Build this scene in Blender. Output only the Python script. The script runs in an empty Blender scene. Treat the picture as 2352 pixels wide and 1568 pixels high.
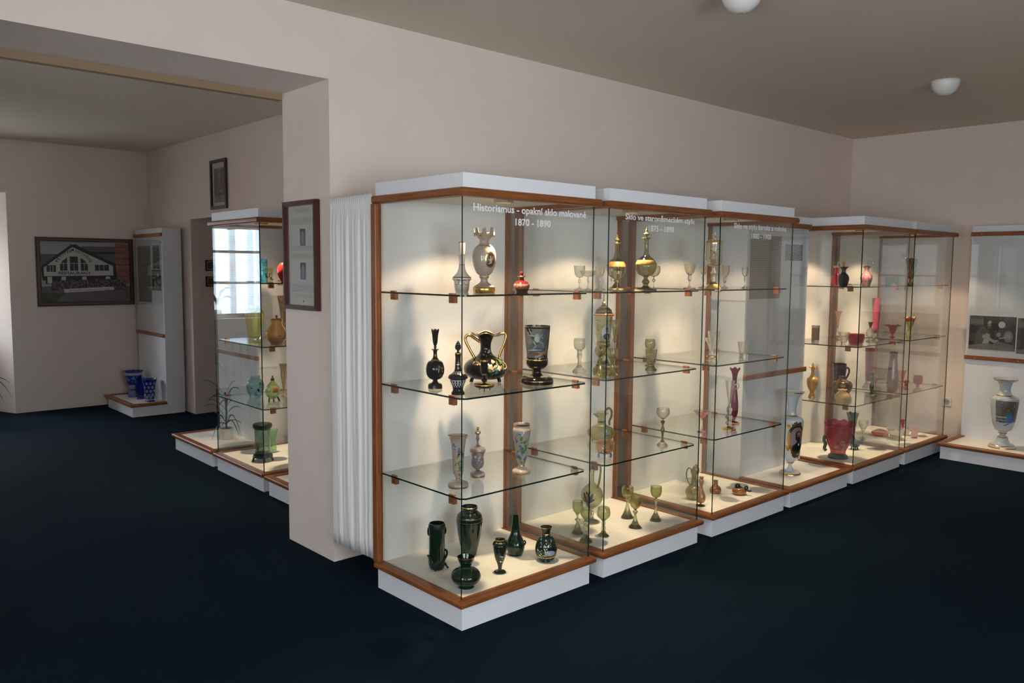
import bpy, bmesh, math, random
from mathutils import Vector, Matrix
random.seed(7)
PI = math.pi
S = bpy.context.scene
COL = S.collection

# ------------------------------------------------------------------ camera
CAM = Vector((-2.2698, -2.7879, 1.6385))
YAW, PITCH, ROLL, FPX = 0.7437, -0.089, 0.0078, 1885.48
_f = Vector((math.sin(YAW)*math.cos(PITCH), math.cos(YAW)*math.cos(PITCH), math.sin(PITCH)))
_r = Vector((math.cos(YAW), -math.sin(YAW), 0))
_u = _r.cross(_f)
FWD = _f
RGT = math.cos(ROLL)*_r + math.sin(ROLL)*_u
UPV = -math.sin(ROLL)*_r + math.cos(ROLL)*_u
cd = bpy.data.cameras.new('camera')
cd.sensor_width = 36.0
cd.lens = FPX/2352*36.0
cd.clip_start = 0.05
cam = bpy.data.objects.new('camera', cd)
COL.objects.link(cam)
m = Matrix((RGT, UPV, -FWD)).transposed().to_4x4()
m.translation = CAM
cam.matrix_world = m
S.camera = cam

def ray(x, y):
    return FWD + RGT*((x-1176)/FPX) - UPV*((y-784)/FPX)
def on(ax, v, x, y):
    d = ray(x, y)
    return CAM + d*((v-CAM[ax])/d[ax])

# ------------------------------------------------------------------ materials
MATS = {}
def mat(name, col, rough=0.5, metal=0.0, coat=0.0, spec=0.5, emit=None, es=0.0):
    if name in MATS: return MATS[name]
    a = bpy.data.materials.new(name); a.use_nodes = True
    b = a.node_tree.nodes['Principled BSDF']
    b.inputs['Base Color'].default_value = (*col, 1)
    b.inputs['Roughness'].default_value = rough
    b.inputs['Metallic'].default_value = metal
    b.inputs['Coat Weight'].default_value = coat
    b.inputs['Coat Roughness'].default_value = 0.03
    b.inputs['Specular IOR Level'].default_value = spec
    if emit:
        b.inputs['Emission Color'].default_value = (*emit, 1)
        b.inputs['Emission Strength'].default_value = es
    MATS[name] = a
    return a
def nodes(a): return a.node_tree.nodes, a.node_tree.links
def noise_col(a, c1, c2, scale=(1,1,1), ns=5.0, coord='Object', detail=6, lo=.35, hi=.65, bump=0.0, dist=0.002):
    n, l = nodes(a); b = n['Principled BSDF']
    tc = n.new('ShaderNodeTexCoord'); mp = n.new('ShaderNodeMapping')
    mp.inputs['Scale'].default_value = scale
    t = n.new('ShaderNodeTexNoise'); t.inputs['Scale'].default_value = ns; t.inputs['Detail'].default_value = detail
    r = n.new('ShaderNodeValToRGB')
    r.color_ramp.elements[0].position = lo; r.color_ramp.elements[0].color = (*c1, 1)
    r.color_ramp.elements[1].position = hi; r.color_ramp.elements[1].color = (*c2, 1)
    l.new(tc.outputs[coord], mp.inputs['Vector']); l.new(mp.outputs[0], t.inputs['Vector'])
    l.new(t.outputs['Fac'], r.inputs['Fac']); l.new(r.outputs['Color'], b.inputs['Base Color'])
    if bump:
        bp = n.new('ShaderNodeBump'); bp.inputs['Strength'].default_value = bump; bp.inputs['Distance'].default_value = dist
        l.new(t.outputs['Fac'], bp.inputs['Height']); l.new(bp.outputs[0], b.inputs['Normal'])
    return a
def voro_col(a, cols, scale, coord='Object', sc=(1,1,1)):
    n, l = nodes(a); b = n['Principled BSDF']
    tc = n.new('ShaderNodeTexCoord'); mp = n.new('ShaderNodeMapping'); mp.inputs['Scale'].default_value = sc
    v = n.new('ShaderNodeTexVoronoi'); v.inputs['Scale'].default_value = scale
    r = n.new('ShaderNodeValToRGB'); r.color_ramp.interpolation = 'CONSTANT'
    e = r.color_ramp.elements
    while len(e) < len(cols): e.new(0.5)
    for i, c in enumerate(cols):
        e[i].position = i/len(cols); e[i].color = (*c, 1)
    s = n.new('ShaderNodeSeparateColor')
    l.new(tc.outputs[coord], mp.inputs['Vector']); l.new(mp.outputs[0], v.inputs['Vector'])
    l.new(v.outputs['Color'], s.inputs[0]); l.new(s.outputs[0], r.inputs['Fac']); l.new(r.outputs['Color'], b.inputs['Base Color'])
    return a
def text_lines(name, paper, ink, n_lines):
    a = mat(name, paper, .7)
    n, l = nodes(a); b = n['Principled BSDF']
    tc = n.new('ShaderNodeTexCoord')
    sx = n.new('ShaderNodeSeparateXYZ'); l.new(tc.outputs['UV'], sx.inputs[0])
    m1 = n.new('ShaderNodeMath'); m1.operation = 'MULTIPLY'; m1.inputs[1].default_value = n_lines
    l.new(sx.outputs[1], m1.inputs[0])
    fr = n.new('ShaderNodeMath'); fr.operation = 'FRACT'; l.new(m1.outputs[0], fr.inputs[0])
    gt = n.new('ShaderNodeMath'); gt.operation = 'GREATER_THAN'; gt.inputs[1].default_value = .5; l.new(fr.outputs[0], gt.inputs[0])
    mp = n.new('ShaderNodeMapping'); mp.inputs['Scale'].default_value = (70, n_lines, 1); l.new(tc.outputs['UV'], mp.inputs[0])
    ns = n.new('ShaderNodeTexNoise'); ns.inputs['Scale'].default_value = 1.0; l.new(mp.outputs[0], ns.inputs['Vector'])
    g2 = n.new('ShaderNodeMath'); g2.operation = 'GREATER_THAN'; g2.inputs[1].default_value = .42; l.new(ns.outputs['Fac'], g2.inputs[0])
    mu = n.new('ShaderNodeMath'); mu.operation = 'MULTIPLY'; l.new(gt.outputs[0], mu.inputs[0]); l.new(g2.outputs[0], mu.inputs[1])
    mx = n.new('ShaderNodeMix'); mx.data_type = 'RGBA'
    l.new(mu.outputs[0], mx.inputs['Factor'])
    mx.inputs['A'].default_value = (*paper, 1); mx.inputs['B'].default_value = (*ink, 1)
    l.new(mx.outputs['Result'], b.inputs['Base Color'])
    return a
def pane_mat(name, tint, ior=1.5):
    if name in MATS: return MATS[name]
    a = bpy.data.materials.new(name); a.use_nodes = True
    n, l = nodes(a); n.clear()
    o = n.new('ShaderNodeOutputMaterial'); mx = n.new('ShaderNodeMixShader')
    t = n.new('ShaderNodeBsdfTransparent'); t.inputs[0].default_value = (*tint, 1)
    g = n.new('ShaderNodeBsdfGlossy'); g.inputs['Roughness'].default_value = 0.0; g.inputs[0].default_value = (1, 1, 1, 1)
    fr = n.new('ShaderNodeFresnel'); fr.inputs['IOR'].default_value = ior
    # same reflectance whichever side of the sheet is met
    geo = n.new('ShaderNodeNewGeometry'); 
    sw = n.new('ShaderNodeMath'); sw.operation = 'MULTIPLY_ADD'
    sw.inputs[1].default_value = 1.0/ior - ior; sw.inputs[2].default_value = ior
    l.new(geo.outputs['Backfacing'], sw.inputs[0])
    # Fresnel node inverts IOR on back faces itself; feeding 1/ior there restores the outside curve
    l.new(sw.outputs[0], fr.inputs['IOR'])
    l.new(fr.outputs[0], mx.inputs[0]); l.new(t.outputs[0], mx.inputs[1]); l.new(g.outputs[0], mx.inputs[2])
    l.new(mx.outputs[0], o.inputs[0])
    MATS[name] = a
    return a
def glass(name, col, rough=0.0, ior=1.45, clearness=0.18):
    if name in MATS: return MATS[name]
    col = tuple(c**.32 for c in col)   # light crosses four faces of a hollow wall
    a = bpy.data.materials.new(name); a.use_nodes = True
    n, l = nodes(a); n.clear()
    o = n.new('ShaderNodeOutputMaterial'); mx = n.new('ShaderNodeMixShader'); mx.inputs[0].default_value = clearness
    g = n.new('ShaderNodeBsdfGlass'); g.inputs['Color'].default_value = (*col, 1); g.inputs['Roughness'].default_value = rough; g.inputs['IOR'].default_value = ior
    t = n.new('ShaderNodeBsdfTransparent'); t.inputs[0].default_value = (*col, 1)
    l.new(g.outputs[0], mx.inputs[1]); l.new(t.outputs[0], mx.inputs[2]); l.new(mx.outputs[0], o.inputs[0])
    MATS[name] = a
    return a

WALL = noise_col(mat('wall_paint', (.79, .69, .63), .9), (.78, .68, .62), (.81, .71, .65), ns=3.0)
CEIL = mat('ceiling_paint', (.76, .67, .57), .95)
BROWN = mat('brown_paint', (.30, .20, .12), .7)
CARPET = noise_col(mat('carpet', (.004, .012, .025), 1.0, spec=.05), (.0018, .006, .012), (.007, .0185, .032), ns=260.0, bump=.6, dist=.004)
WHITE = mat('white_laminate', (.79, .815, .87), .4)
CREAM = mat('display_white', (.86, .84, .78), .6)
BACKW = mat('back_board_white', (.87, .86, .83), .6)
WOOD = noise_col(mat('cherry_wood', (.3, .11, .03), .38, spec=.4), (.15, .046, .013), (.31, .112, .034), scale=(3.5, 70, 1), ns=1.6, coord='UV', lo=.3, hi=.72)
WOODC = noise_col(mat('wood_block', (.30, .10, .03), .45), (.26, .085, .025), (.38, .13, .04), ns=40)
DARKWOOD = mat('dark_frame', (.035, .014, .010), .35)
REDWOOD = mat('mahogany_frame', (.07, .014, .012), .3)
BRASS = mat('brass', (.55, .40, .18), .3, 1.0)
GOLD = mat('gold_leaf', (.72, .44, .13), .22, 1.0)
PANE = pane_mat('display_glass', (.984, .989, .984))
SHELFG = pane_mat('shelf_glass', (.976, .984, .977))
EDGE = mat('glass_edge', (.004, .022, .017), .12)
ACRYL = pane_mat('acrylic_sheet', (.96, .965, .955))
LETTER = mat('vinyl_letters', (.80, .80, .83), .5)
OPAL = mat('opal_lamp_glass', (.85, .85, .82), .25)
PLASTIC = mat('white_plastic', (.75, .73, .70), .35)
CLOTH = mat('curtain_cloth', (.84, .84, .85), .9)
BLACK = mat('black_glass', (.004, .004, .005), .09, spec=.4)
DGREEN = mat('dark_green_glaze', (.005, .018, .009), .07, coat=.25)
PEWTERG = mat('dark_green_metal', (.018, .03, .022), .35, .6)
BEIGE = mat('taupe_opal_glass', (.43, .35, .285), .12, coat=.3)
MAUVE = mat('mauve_opal_glass', (.30, .25, .25), .12, coat=.5)
PALEB = mat('pale_opal_glass', (.70, .63, .55), .1, coat=.3)
RUBYO = mat('ruby_opaque', (.085, .006, .006), .08, coat=.4)
RUBYP = noise_col(mat('ruby_gilt', (.3, .1, .08), .2), (.085, .008, .008), (.30, .13, .09), ns=170, lo=.45, hi=.55)
LACE = voro_col(mat('white_lace_enamel', (.5, .5, .5), .3), [(.008, .008, .01), (.6, .6, .62), (.01, .01, .01), (.5, .5, .52)], 150)
PALEBLUE = mat('pale_blue_porcelain', (.50, .57, .62), .12, coat=.4)
BLUECUT = mat('blue_overlay', (.01, .02, .20), .08, coat=.5)
BLUEW = mat('white_overlay', (.42, .42, .48), .2)
AMBERO = mat('amber_opal', (.50, .25, .04), .12, coat=.5)
BUTTER = mat('butter_opal', (.62, .40, .16), .15, coat=.4)
BRONZE = noise_col(mat('bronze_glaze', (.05, .03, .01), .2, .3), (.012, .008, .004), (.16, .08, .02), ns=25)
COPPERG = mat('copper_lustre', (.33, .14, .05), .2, .35, coat=.5)
OLIVEL = mat('olive_lustre', (.24, .19, .08), .2, .35, coat=.5)
CANDLE = noise_col(mat('patina_bronze', (.1, .1, .06), .4, .5), (.05, .06, .035), (.2, .19, .11), ns=60)
TEALO = noise_col(mat('teal_glaze', (.02, .1, .11), .15), (.008, .05, .07), (.06, .10, .06), ns=40)
PINKO = mat('pink_opal', (.62, .25, .27), .12, coat=.4)
TURQ = noise_col(mat('blue_speckle_glass', (.01, .06, .12), .08), (.006, .03, .075), (.02, .16, .22), ns=30)
DARKPAT = noise_col(mat('brown_black_pattern', (.05, .03, .02), .3), (.015, .012, .01), (.12, .08, .05), ns=50)
REDBALL = mat('red_glass_ball', (.42, .02, .02), .08, coat=.6)
PAINTGREY = noise_col(mat('grey_painted_scene', (.08, .09, .1), .35), (.045, .05, .055), (.12, .135, .145), ns=35)
G_OLIVE = glass('olive_glass', (.62, .60, .38))
G_OLIVEP = glass('pale_olive_glass', (.90, .90, .80))
G_CLEAR = glass('clear_glass', (.96, .96, .93))
G_GOLDTINT = glass('gilt_glass', (.95, .88, .70))  # clear glass given a gold tint for the warm lamp light
G_RUBY = glass('ruby_glass', (.80, .10, .16))
G_RASP = glass('raspberry_glass', (.50, .035, .085))
G_PINK = glass('pink_glass', (.93, .50, .56))
G_PURP = glass('purple_glass', (.30, .08, .16))
G_AMBER = glass('amber_glass', (.75, .42, .10))
G_GREEN = glass('green_glass', (.50, .80, .48))
G_AQUA = glass('aqua_glass', (.45, .72, .78))
G_YELL = glass('yellow_glass', (.86, .80, .28))
G_EMER = glass('bottle_green_glass', (.45, .62, .50))
G_BLUE = glass('cobalt_glass', (.05, .10, .55))
E_PINK = mat('enamel_pink', (.60, .26, .18), .3); E_GREEN = mat('enamel_green', (.10, .19, .06), .3)
E_BLUE = mat('enamel_blue', (.10, .18, .42), .3); E_WHITE = mat('enamel_white', (.72, .72, .72), .3)
E_TEAL = mat('enamel_teal', (.04, .22, .24), .3); E_BROWN = mat('enamel_brown', (.14, .06, .03), .3)
E_BLACK = mat('enamel_black', (.008, .008, .008), .3); E_CREAM = mat('enamel_cream', (.72, .60, .42), .3)
E_SKIN = mat('enamel_skin', (.30, .17, .12), .4); E_GREYL = mat('enamel_grey_light', (.33, .38, .38), .35)
E_RED = mat('enamel_red', (.30, .03, .02), .3); E_OCHRE = mat('enamel_ochre', (.32, .17, .05), .35)
E_PURPLE = mat('enamel_mauve_grey', (.16, .12, .14), .4)
LEAF = noise_col(mat('plant_leaf', (.02, .06, .03), .5), (.012, .04, .022), (.05, .11, .05), ns=20)
SOIL = mat('potting_soil', (.03, .02, .012), 1.0)

# ------------------------------------------------------------------ mesh builder
class MB:
    def __init__(s): s.v = []; s.f = []; s.m = []; s.mats = []; s.uv = {}; s.sm = []
    def mi(s, material):
        if material not in s.mats: s.mats.append(material)
        return s.mats.index(material)
    def face(s, idx, material, smooth=False, uv=None):
        if uv: s.uv[len(s.f)] = uv
        s.f.append(tuple(idx)); s.m.append(s.mi(material)); s.sm.append(smooth)
    def box(s, a, b, material, skip=(), fm=None):
        x0, y0, z0 = a; x1, y1, z1 = b; k = len(s.v)
        s.v += [(x0,y0,z0),(x1,y0,z0),(x1,y1,z0),(x0,y1,z0),(x0,y0,z1),(x1,y0,z1),(x1,y1,z1),(x0,y1,z1)]
        q = {'-z':(0,3,2,1),'+z':(4,5,6,7),'-y':(0,1,5,4),'+x':(1,2,6,5),'+y':(2,3,7,6),'-x':(3,0,4,7)}
        for n, ff in q.items():
            if n in skip: continue
            mt = (fm or {}).get(n, material)
            d = [Vector(s.v[k+i]) for i in ff]
            w, h = (d[1]-d[0]).length, (d[2]-d[1]).length
            uv = [(0,0),(w,0),(w,h),(0,h)] if w >= h else [(0,0),(0,w),(h,w),(h,0)]
            s.face([k+i for i in ff], mt, uv=uv)
    def prism(s, poly, z0, z1, material, side=None):
        k = len(s.v); n = len(poly)
        s.v += [(x, y, z0) for x, y in poly] + [(x, y, z1) for x, y in poly]
        s.face([k+i for i in range(n)][::-1], material); s.face([k+n+i for i in range(n)], material)
        for i in range(n):
            j = (i+1) % n
            s.face([k+i, k+j, k+n+j, k+n+i], side[i] if isinstance(side, list) else (side or material))
    def sweep(s, path, prof, material):
        """mitred sweep of a closed (outward, z) profile along an open plan polyline (outside on its right-hand side)"""
        k = len(s.v); n = len(path); pn = len(prof); P = [Vector((p[0], p[1])) for p in path]
        L = [0.0]
        for i in range(1, n): L.append(L[-1] + (P[i]-P[i-1]).length)
        for i in range(n):
            ds = []
            if i > 0: ds.append((P[i]-P[i-1]).normalized())
            if i < n-1: ds.append((P[i+1]-P[i]).normalized())
            ns = [Vector((d.y, -d.x)) for d in ds]
            if len(ns) == 2:
                b = (ns[0]+ns[1]).normalized(); b = b/ max(.2, b.dot(ns[0]))
            else: b = ns[0]
            for u, z in prof: s.v.append((P[i].x+b.x*u, P[i].y+b.y*u, z))
        c = [0.0]
        for j in range(pn): c.append(c[-1] + (Vector(prof[(j+1) % pn])-Vector(prof[j])).length)
        for i in range(n-1):
            for j in range(pn):
                jj = (j+1) % pn
                s.face([k+i*pn+j, k+(i+1)*pn+j, k+(i+1)*pn+jj, k+i*pn+jj], material, uv=[(L[i], c[j]), (L[i+1], c[j]), (L[i+1], c[j+1]), (L[i], c[j+1])])
        s.face([k+j for j in range(pn)], material); s.face([k+(n-1)*pn+j for j in range(pn)][::-1], material)
    def tube(s, pts, r, material, seg=10, caps=True):
        k = len(s.v); n = len(pts); P = [Vector(p) for p in pts]
        R = r if isinstance(r, (list, tuple)) else [r]*n
        up = Vector((.13, .31, .94))
        for i in range(n):
            d = (P[min(i+1, n-1)]-P[max(i-1, 0)]).normalized()
            a = d.cross(up)
            if a.length < .05: a = d.cross(Vector((1, 0, 0)))
            a.normalize(); b = d.cross(a).normalized(); up = a.cross(d) if abs(d.dot(up)) > .98 else up
            for j in range(seg):
                t = 2*PI*j/seg
                s.v.append(tuple(P[i] + (a*math.cos(t)+b*math.sin(t))*R[i]))
        for i in range(n-1):
            for j in range(seg):
                jj = (j+1) % seg
                s.face([k+i*seg+j, k+i*seg+jj, k+(i+1)*seg+jj, k+(i+1)*seg+j], material, True)
        if caps:
            s.face([k+j for j in range(seg)][::-1], material); s.face([k+(n-1)*seg+j for j in range(seg)], material)
    def lathe(s, prof, seg=40, center=(0, 0, 0), matf=None, zmod=None, rmod=None, phase=0.0):
        """prof: list of (r, z) ; r==0 at either end makes a pole"""
        cx, cy, cz = center; rows = []
        for r, z in prof:
            if r <= 1e-6:
                rows.append([len(s.v)]); s.v.append((cx, cy, cz+z))
            else:
                row = []
                for j in range(seg):
                    t = 2*PI*j/seg + phase
                    rr = r*(rmod(t, r, z) if rmod else 1.0); zz = z + (zmod(t, r, z) if zmod else 0.0)
                    row.append(len(s.v)); s.v.append((cx+rr*math.sin(t), cy-rr*math.cos(t), cz+zz))
                rows.append(row)
        for i in range(len(rows)-1):
            a, b = rows[i], rows[i+1]
            mt = matf(i)
            for j in range(seg):
                jj = (j+1) % seg
                if len(a) == 1 and len(b) == 1: continue
                if len(a) == 1: s.face([a[0], b[jj], b[j]], mt, True)
                elif len(b) == 1: s.face([a[j], a[jj], b[0]], mt, True)
                else: s.face([a[j], a[jj], b[jj], b[j]], mt, True)
    def quad3(s, pts, material, uv=None):
        k = len(s.v); s.v += [tuple(p) for p in pts]
        s.face(list(range(k, k+len(pts))), material, uv=uv or ([(0,0),(1,0),(1,1),(0,1)] if len(pts) == 4 else None))
    def build(s, name, parent=None, loc=None, rotz=0.0, recalc=True, bevel=0.0, sharp=40):
        me = bpy.data.meshes.new(name)
        me.from_pydata(s.v, [], s.f)
        for mt in s.mats: me.materials.append(mt)
        me.polygons.foreach_set('material_index', s.m)
        me.polygons.foreach_set('use_smooth', s.sm)
        if s.uv:
            ul = me.uv_layers.new(name='uv')
            for p in me.polygons:
                q = s.uv.get(p.index)
                if q:
                    for li, c in zip(p.loop_indices, q): ul.data[li].uv = c
        if recalc:
            bm = bmesh.new(); bm.from_mesh(me); bmesh.ops.recalc_face_normals(bm, faces=bm.faces); bm.to_mesh(me); bm.free()
        if any(s.sm): me.set_sharp_from_angle(angle=math.radians(sharp))
        o = bpy.data.objects.new(name, me); COL.objects.link(o)
        if parent: o.parent = parent
        if loc is not None: o.location = loc
        o.rotation_euler = (0, 0, rotz)
        if bevel:
            bv = o.modifiers.new('bevel', 'BEVEL'); bv.width = bevel; bv.segments = 2; bv.limit_method = 'ANGLE'
        return o
    def text(s, body, place, material, depth=0.0006, narrow=1.0):
        """place = (origin, xdir, ydir, width, height): the text is fitted into that rectangle"""
        cu = bpy.data.curves.new('lettering', 'FONT'); cu.body = body; cu.size = 1; cu.resolution_u = 3; cu.offset = .022
        ob = bpy.data.objects.new('lettering', cu); COL.objects.link(ob)
        bpy.context.view_layer.update()
        me = ob.to_mesh()
        xs = [v.co.x for v in me.vertices]; ys = [v.co.y for v in me.vertices]
        x0, x1, y0, y1 = min(xs), max(xs), min(ys), max(ys)
        o, dx, dy, w, h = place; o = Vector(o); dx = Vector(dx); dy = Vector(dy); nz = dx.cross(dy)
        k = len(s.v)
        for v in me.vertices:
            s.v.append(tuple(o + dx*((v.co.x-x0)/(x1-x0)*w) + dy*((v.co.y-y0)/(y1-y0)*h) + nz*depth))
        for p in me.polygons: s.face([k+i for i in p.vertices], material)
        ob.to_mesh_clear(); bpy.data.objects.remove(ob); bpy.data.curves.remove(cu)

def empty(name, loc, rotz=0.0):
    o = bpy.data.objects.new(name, None); COL.objects.link(o); o.location = loc; o.rotation_euler = (0, 0, rotz); o.empty_display_size = .1
    return o
def tag(o, label=None, cat=None, group=None, kind=None):
    if label: o['label'] = label
    if cat: o['category'] = cat
    if group: o['group'] = group
    if kind: o['kind'] = kind
    return o
def copy_tree(o, parent=None):
    c = o.copy(); COL.objects.link(c)
    if parent: c.parent = parent
    for ch in list(o.children): copy_tree(ch, c)
    return c

# ------------------------------------------------------------------ the room
ZC, YW, TW, XJ = 2.978, 1.152, 1.674, 0.021      # ceiling, main wall face, its far face, jamb
XR, XL, YF = 6.076, -4.2, -5.4                    # right wall, left wall, wall behind the camera
FX, FY, FXL = 1.24, 7.5, -2.7                     # far room: right wall, end wall, left wall
def structure(name, boxes, material, label, cat, mm=None):
    b = MB()
    for bx in boxes: b.box(bx[0], bx[1], bx[2] if len(bx) > 2 else material)
    o = b.build(name); tag(o, label, cat, kind='structure'); return o
structure('floor', [((XL-.3, YF-.3, -.1), (XR+.3, 8.6, 0))], CARPET, 'dark navy blue carpet covering the whole floor', 'floor')
structure('ceiling', [((XL-.3, YF-.3, ZC), (XR+.3, TW, ZC+.15)), ((FXL-.3, TW, ZC), (3.4, 8.6, ZC+.15))], CEIL, 'plain pale ceiling above the display cases', 'ceiling')
structure('wall_back', [((XJ, YW, 0), (XR+.3, TW, ZC)), ((XL-.3, YW, 0), (-1.8, TW, ZC)), ((-1.8, YW, 2.628), (XJ, TW, ZC))], WALL,  # unseen left pier reaches inward to cut light into the far room
          'thick pinkish white wall behind the case row with a wide opening', 'wall')
structure('trim_1', [((-1.8, TW, 2.592), (XJ, TW+.05, 2.66))], BROWN, 'narrow brown strip along the far side of the wide opening', 'trim')
structure('wall_right', [((XR, YF-.3, 0), (XR+.3, YW, ZC))], WALL, 'pinkish white end wall at the right', 'wall')
def wall_openings(x0, x1, z0, z1, ops, mk):
    """solid boxes of a wall span around openings (a, b, c, d) = from, to, bottom, top"""
    out = []; ops = sorted(ops); c = x0
    for a, b, lo, hi in ops:
        out.append(mk(c, a, z0, z1)); out.append(mk(a, b, z0, lo)) if lo > z0 else None; out.append(mk(a, b, hi, z1)); c = b
    out.append(mk(c, x1, z0, z1)); return out
LW = [(-4.7, -3.45, .85, 2.25), (-2.5, -1.5, .85, 2.25)]
structure('wall_left', wall_openings(YF-.3, YW, 0, ZC, LW, lambda a, b, c, d: ((XL-.35, a, c), (XL, b, d))), WALL, 'white wall with windows beside the camera', 'wall')
FW = [(-2.3, -.9, .9, 2.3), (-.4, .35, .9, 2.3)]
structure('wall_front', wall_openings(XL-.3, XR+.3, 0, ZC, FW, lambda a, b, c, d: ((a, YF-.35, c), (b, YF, d))), WALL, 'white wall with windows behind the camera', 'wall')
# far room
FLW = [(2.5, 3.05, 1.05, 2.0)]
structure('wall_far_left', wall_openings(TW, 8.6, 0, ZC, FLW, lambda a, b, c, d: ((FXL-.3, a, c), (FXL, b, d))), WALL, 'side wall of the far room', 'wall')
structure('wall_far_right', wall_openings(TW, FY, 0, ZC, [(4.9, 6.2, 0, 2.141)], lambda a, b, c, d: ((FX, a, c), (FX+.16, b, d))), WALL,
          'far room side wall with a doorway beside the narrow text panel', 'wall')
structure('wall_passage', [((FX+.16, 6.2, 0), (3.2, 6.35, ZC)), ((FX+.16, 4.75, 0), (3.2, 4.9, ZC)), ((3.2, 4.75, 0), (3.35, 6.35, ZC)), ((FX+.16, 4.9, 2.5), (3.2, 6.2, 2.6))], WALL,
          'shadowed side walls seen inside the doorway', 'wall')
# end wall with a splayed window niche
NX0, NX1, NT = -2.35, -.237, 2.41
WX0, WX1, WZ0, WZ1, WY = -2.08, -.43, .93, 2.2, 8.0
b = MB()
b.box((NX1, FY, 0), (FX+.16, 8.3, ZC), WALL)
b.box((FXL, FY, 0), (NX0, 8.3, ZC), WALL)
b.box((NX0, FY, NT), (NX1, 8.3, ZC), WALL)
b.box((NX0+.12, WY, 0), (NX1-.12, 8.3, WZ0), WALL)
b.box((NX0, WY, WZ1), (NX1, 8.3, NT), WALL)
b.prism([(NX1, FY), (NX1, 8.3), (WX1, 8.3), (WX1, WY)], 0, NT, WALL)
b.prism([(NX0, FY), (WX0, WY), (WX0, 8.3), (NX0, 8.3)], 0, NT, WALL)
tag(b.build('wall_far'), 'dim end wall of the far room with a bright splayed window niche', 'wall', kind='structure')

WINFR = mat('window_frame_paint', (.78, .79, .79), .4)
def window(name, label, along, a, b_, z0, z1, pos, inward, cols=2, bars=(.5,)):
    """casement window in an opening; along = 'x' or 'y'"""
    fr = MB(); dp = .06
    def bx(p0, p1, q0, q1, d=dp):
        if along == 'x': fr.box((p0, pos-d/2, q0), (p1, pos+d/2, q1), WINFR)
        else: fr.box((pos-d/2, p0, q0), (pos+d/2, p1, q1), WINFR)
    t = .06
    bx(a, b_, z0, z0+t); bx(a, b_, z1-t, z1); bx(a, a+t, z0+t, z1-t); bx(b_-t, b_, z0+t, z1-t)
    for i in range(1, cols):
        c = a+(b_-a)*i/cols; bx(c-.045, c+.045, z0+t, z1-t, .08)
    for q in bars: bx(a+t, b_-t, z0+(z1-z0)*q-.018, z0+(z1-z0)*q+.018, .04)
    o = fr.build(name); tag(o, label, 'window', kind='structure')
    g = MB()
    if along == 'x': g.box((a, pos-.004, z0), (b_, pos+.004, z1), PANE)
    else: g.box((pos-.004, a, z0), (pos+.004, b_, z1), PANE)
    g.build('window_pane', o)
    si = MB(); e = .10*inward
    if along == 'x': si.box((a-.05, min(pos, pos+e), z0-.03), (b_+.05, max(pos, pos+e), z0), WINFR)
    else: si.box((min(pos, pos+e), a-.05, z0-.03), (max(pos, pos+e), b_+.05, z0), WINFR)
    si.build('window_sill', o)
    # daylight enters through the opening: a portal guides sky sampling
    ld = bpy.data.lights.new('daylight_portal', 'AREA'); ld.shape = 'RECTANGLE'; ld.size = b_-a; ld.size_y = z1-z0
    ld.cycles.is_portal = True
    lo = bpy.data.objects.new('daylight_portal', ld); COL.objects.link(lo)
    mid = ((a+b_)/2, pos-inward*.18, (z0+z1)/2) if along == 'x' else (pos-inward*.18, (a+b_)/2, (z0+z1)/2)
    lo.location = mid
    dirv = Vector((0, inward, 0)) if along == 'x' else Vector((inward, 0, 0))
    lo.rotation_euler = dirv.to_track_quat('-Z', 'Z').to_euler()
    lo.parent = o
    return o
window('window_1', 'bright tall casement window deep in the far niche', 'x', WX0, WX1, WZ0, WZ1, WY+.2, -1, 3, (.38, .71))
for i, (a, c, lo, hi) in enumerate(LW): window('window_%d' % (i+2), 'white casement window in the wall beside the camera', 'y', a, c, lo, hi, XL-.17, 1)
for i, (a, c, lo, hi) in enumerate(FLW): window('window_%d' % (i+6), 'white casement window in the far room side wall', 'y', a, c, lo, hi, FXL-.17, 1)
for i, (a, c, lo, hi) in enumerate(FW): window('window_%d' % (i+4), 'white casement window in the wall behind the camera', 'x', a, c, lo, hi, YF-.17, 1)

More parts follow.
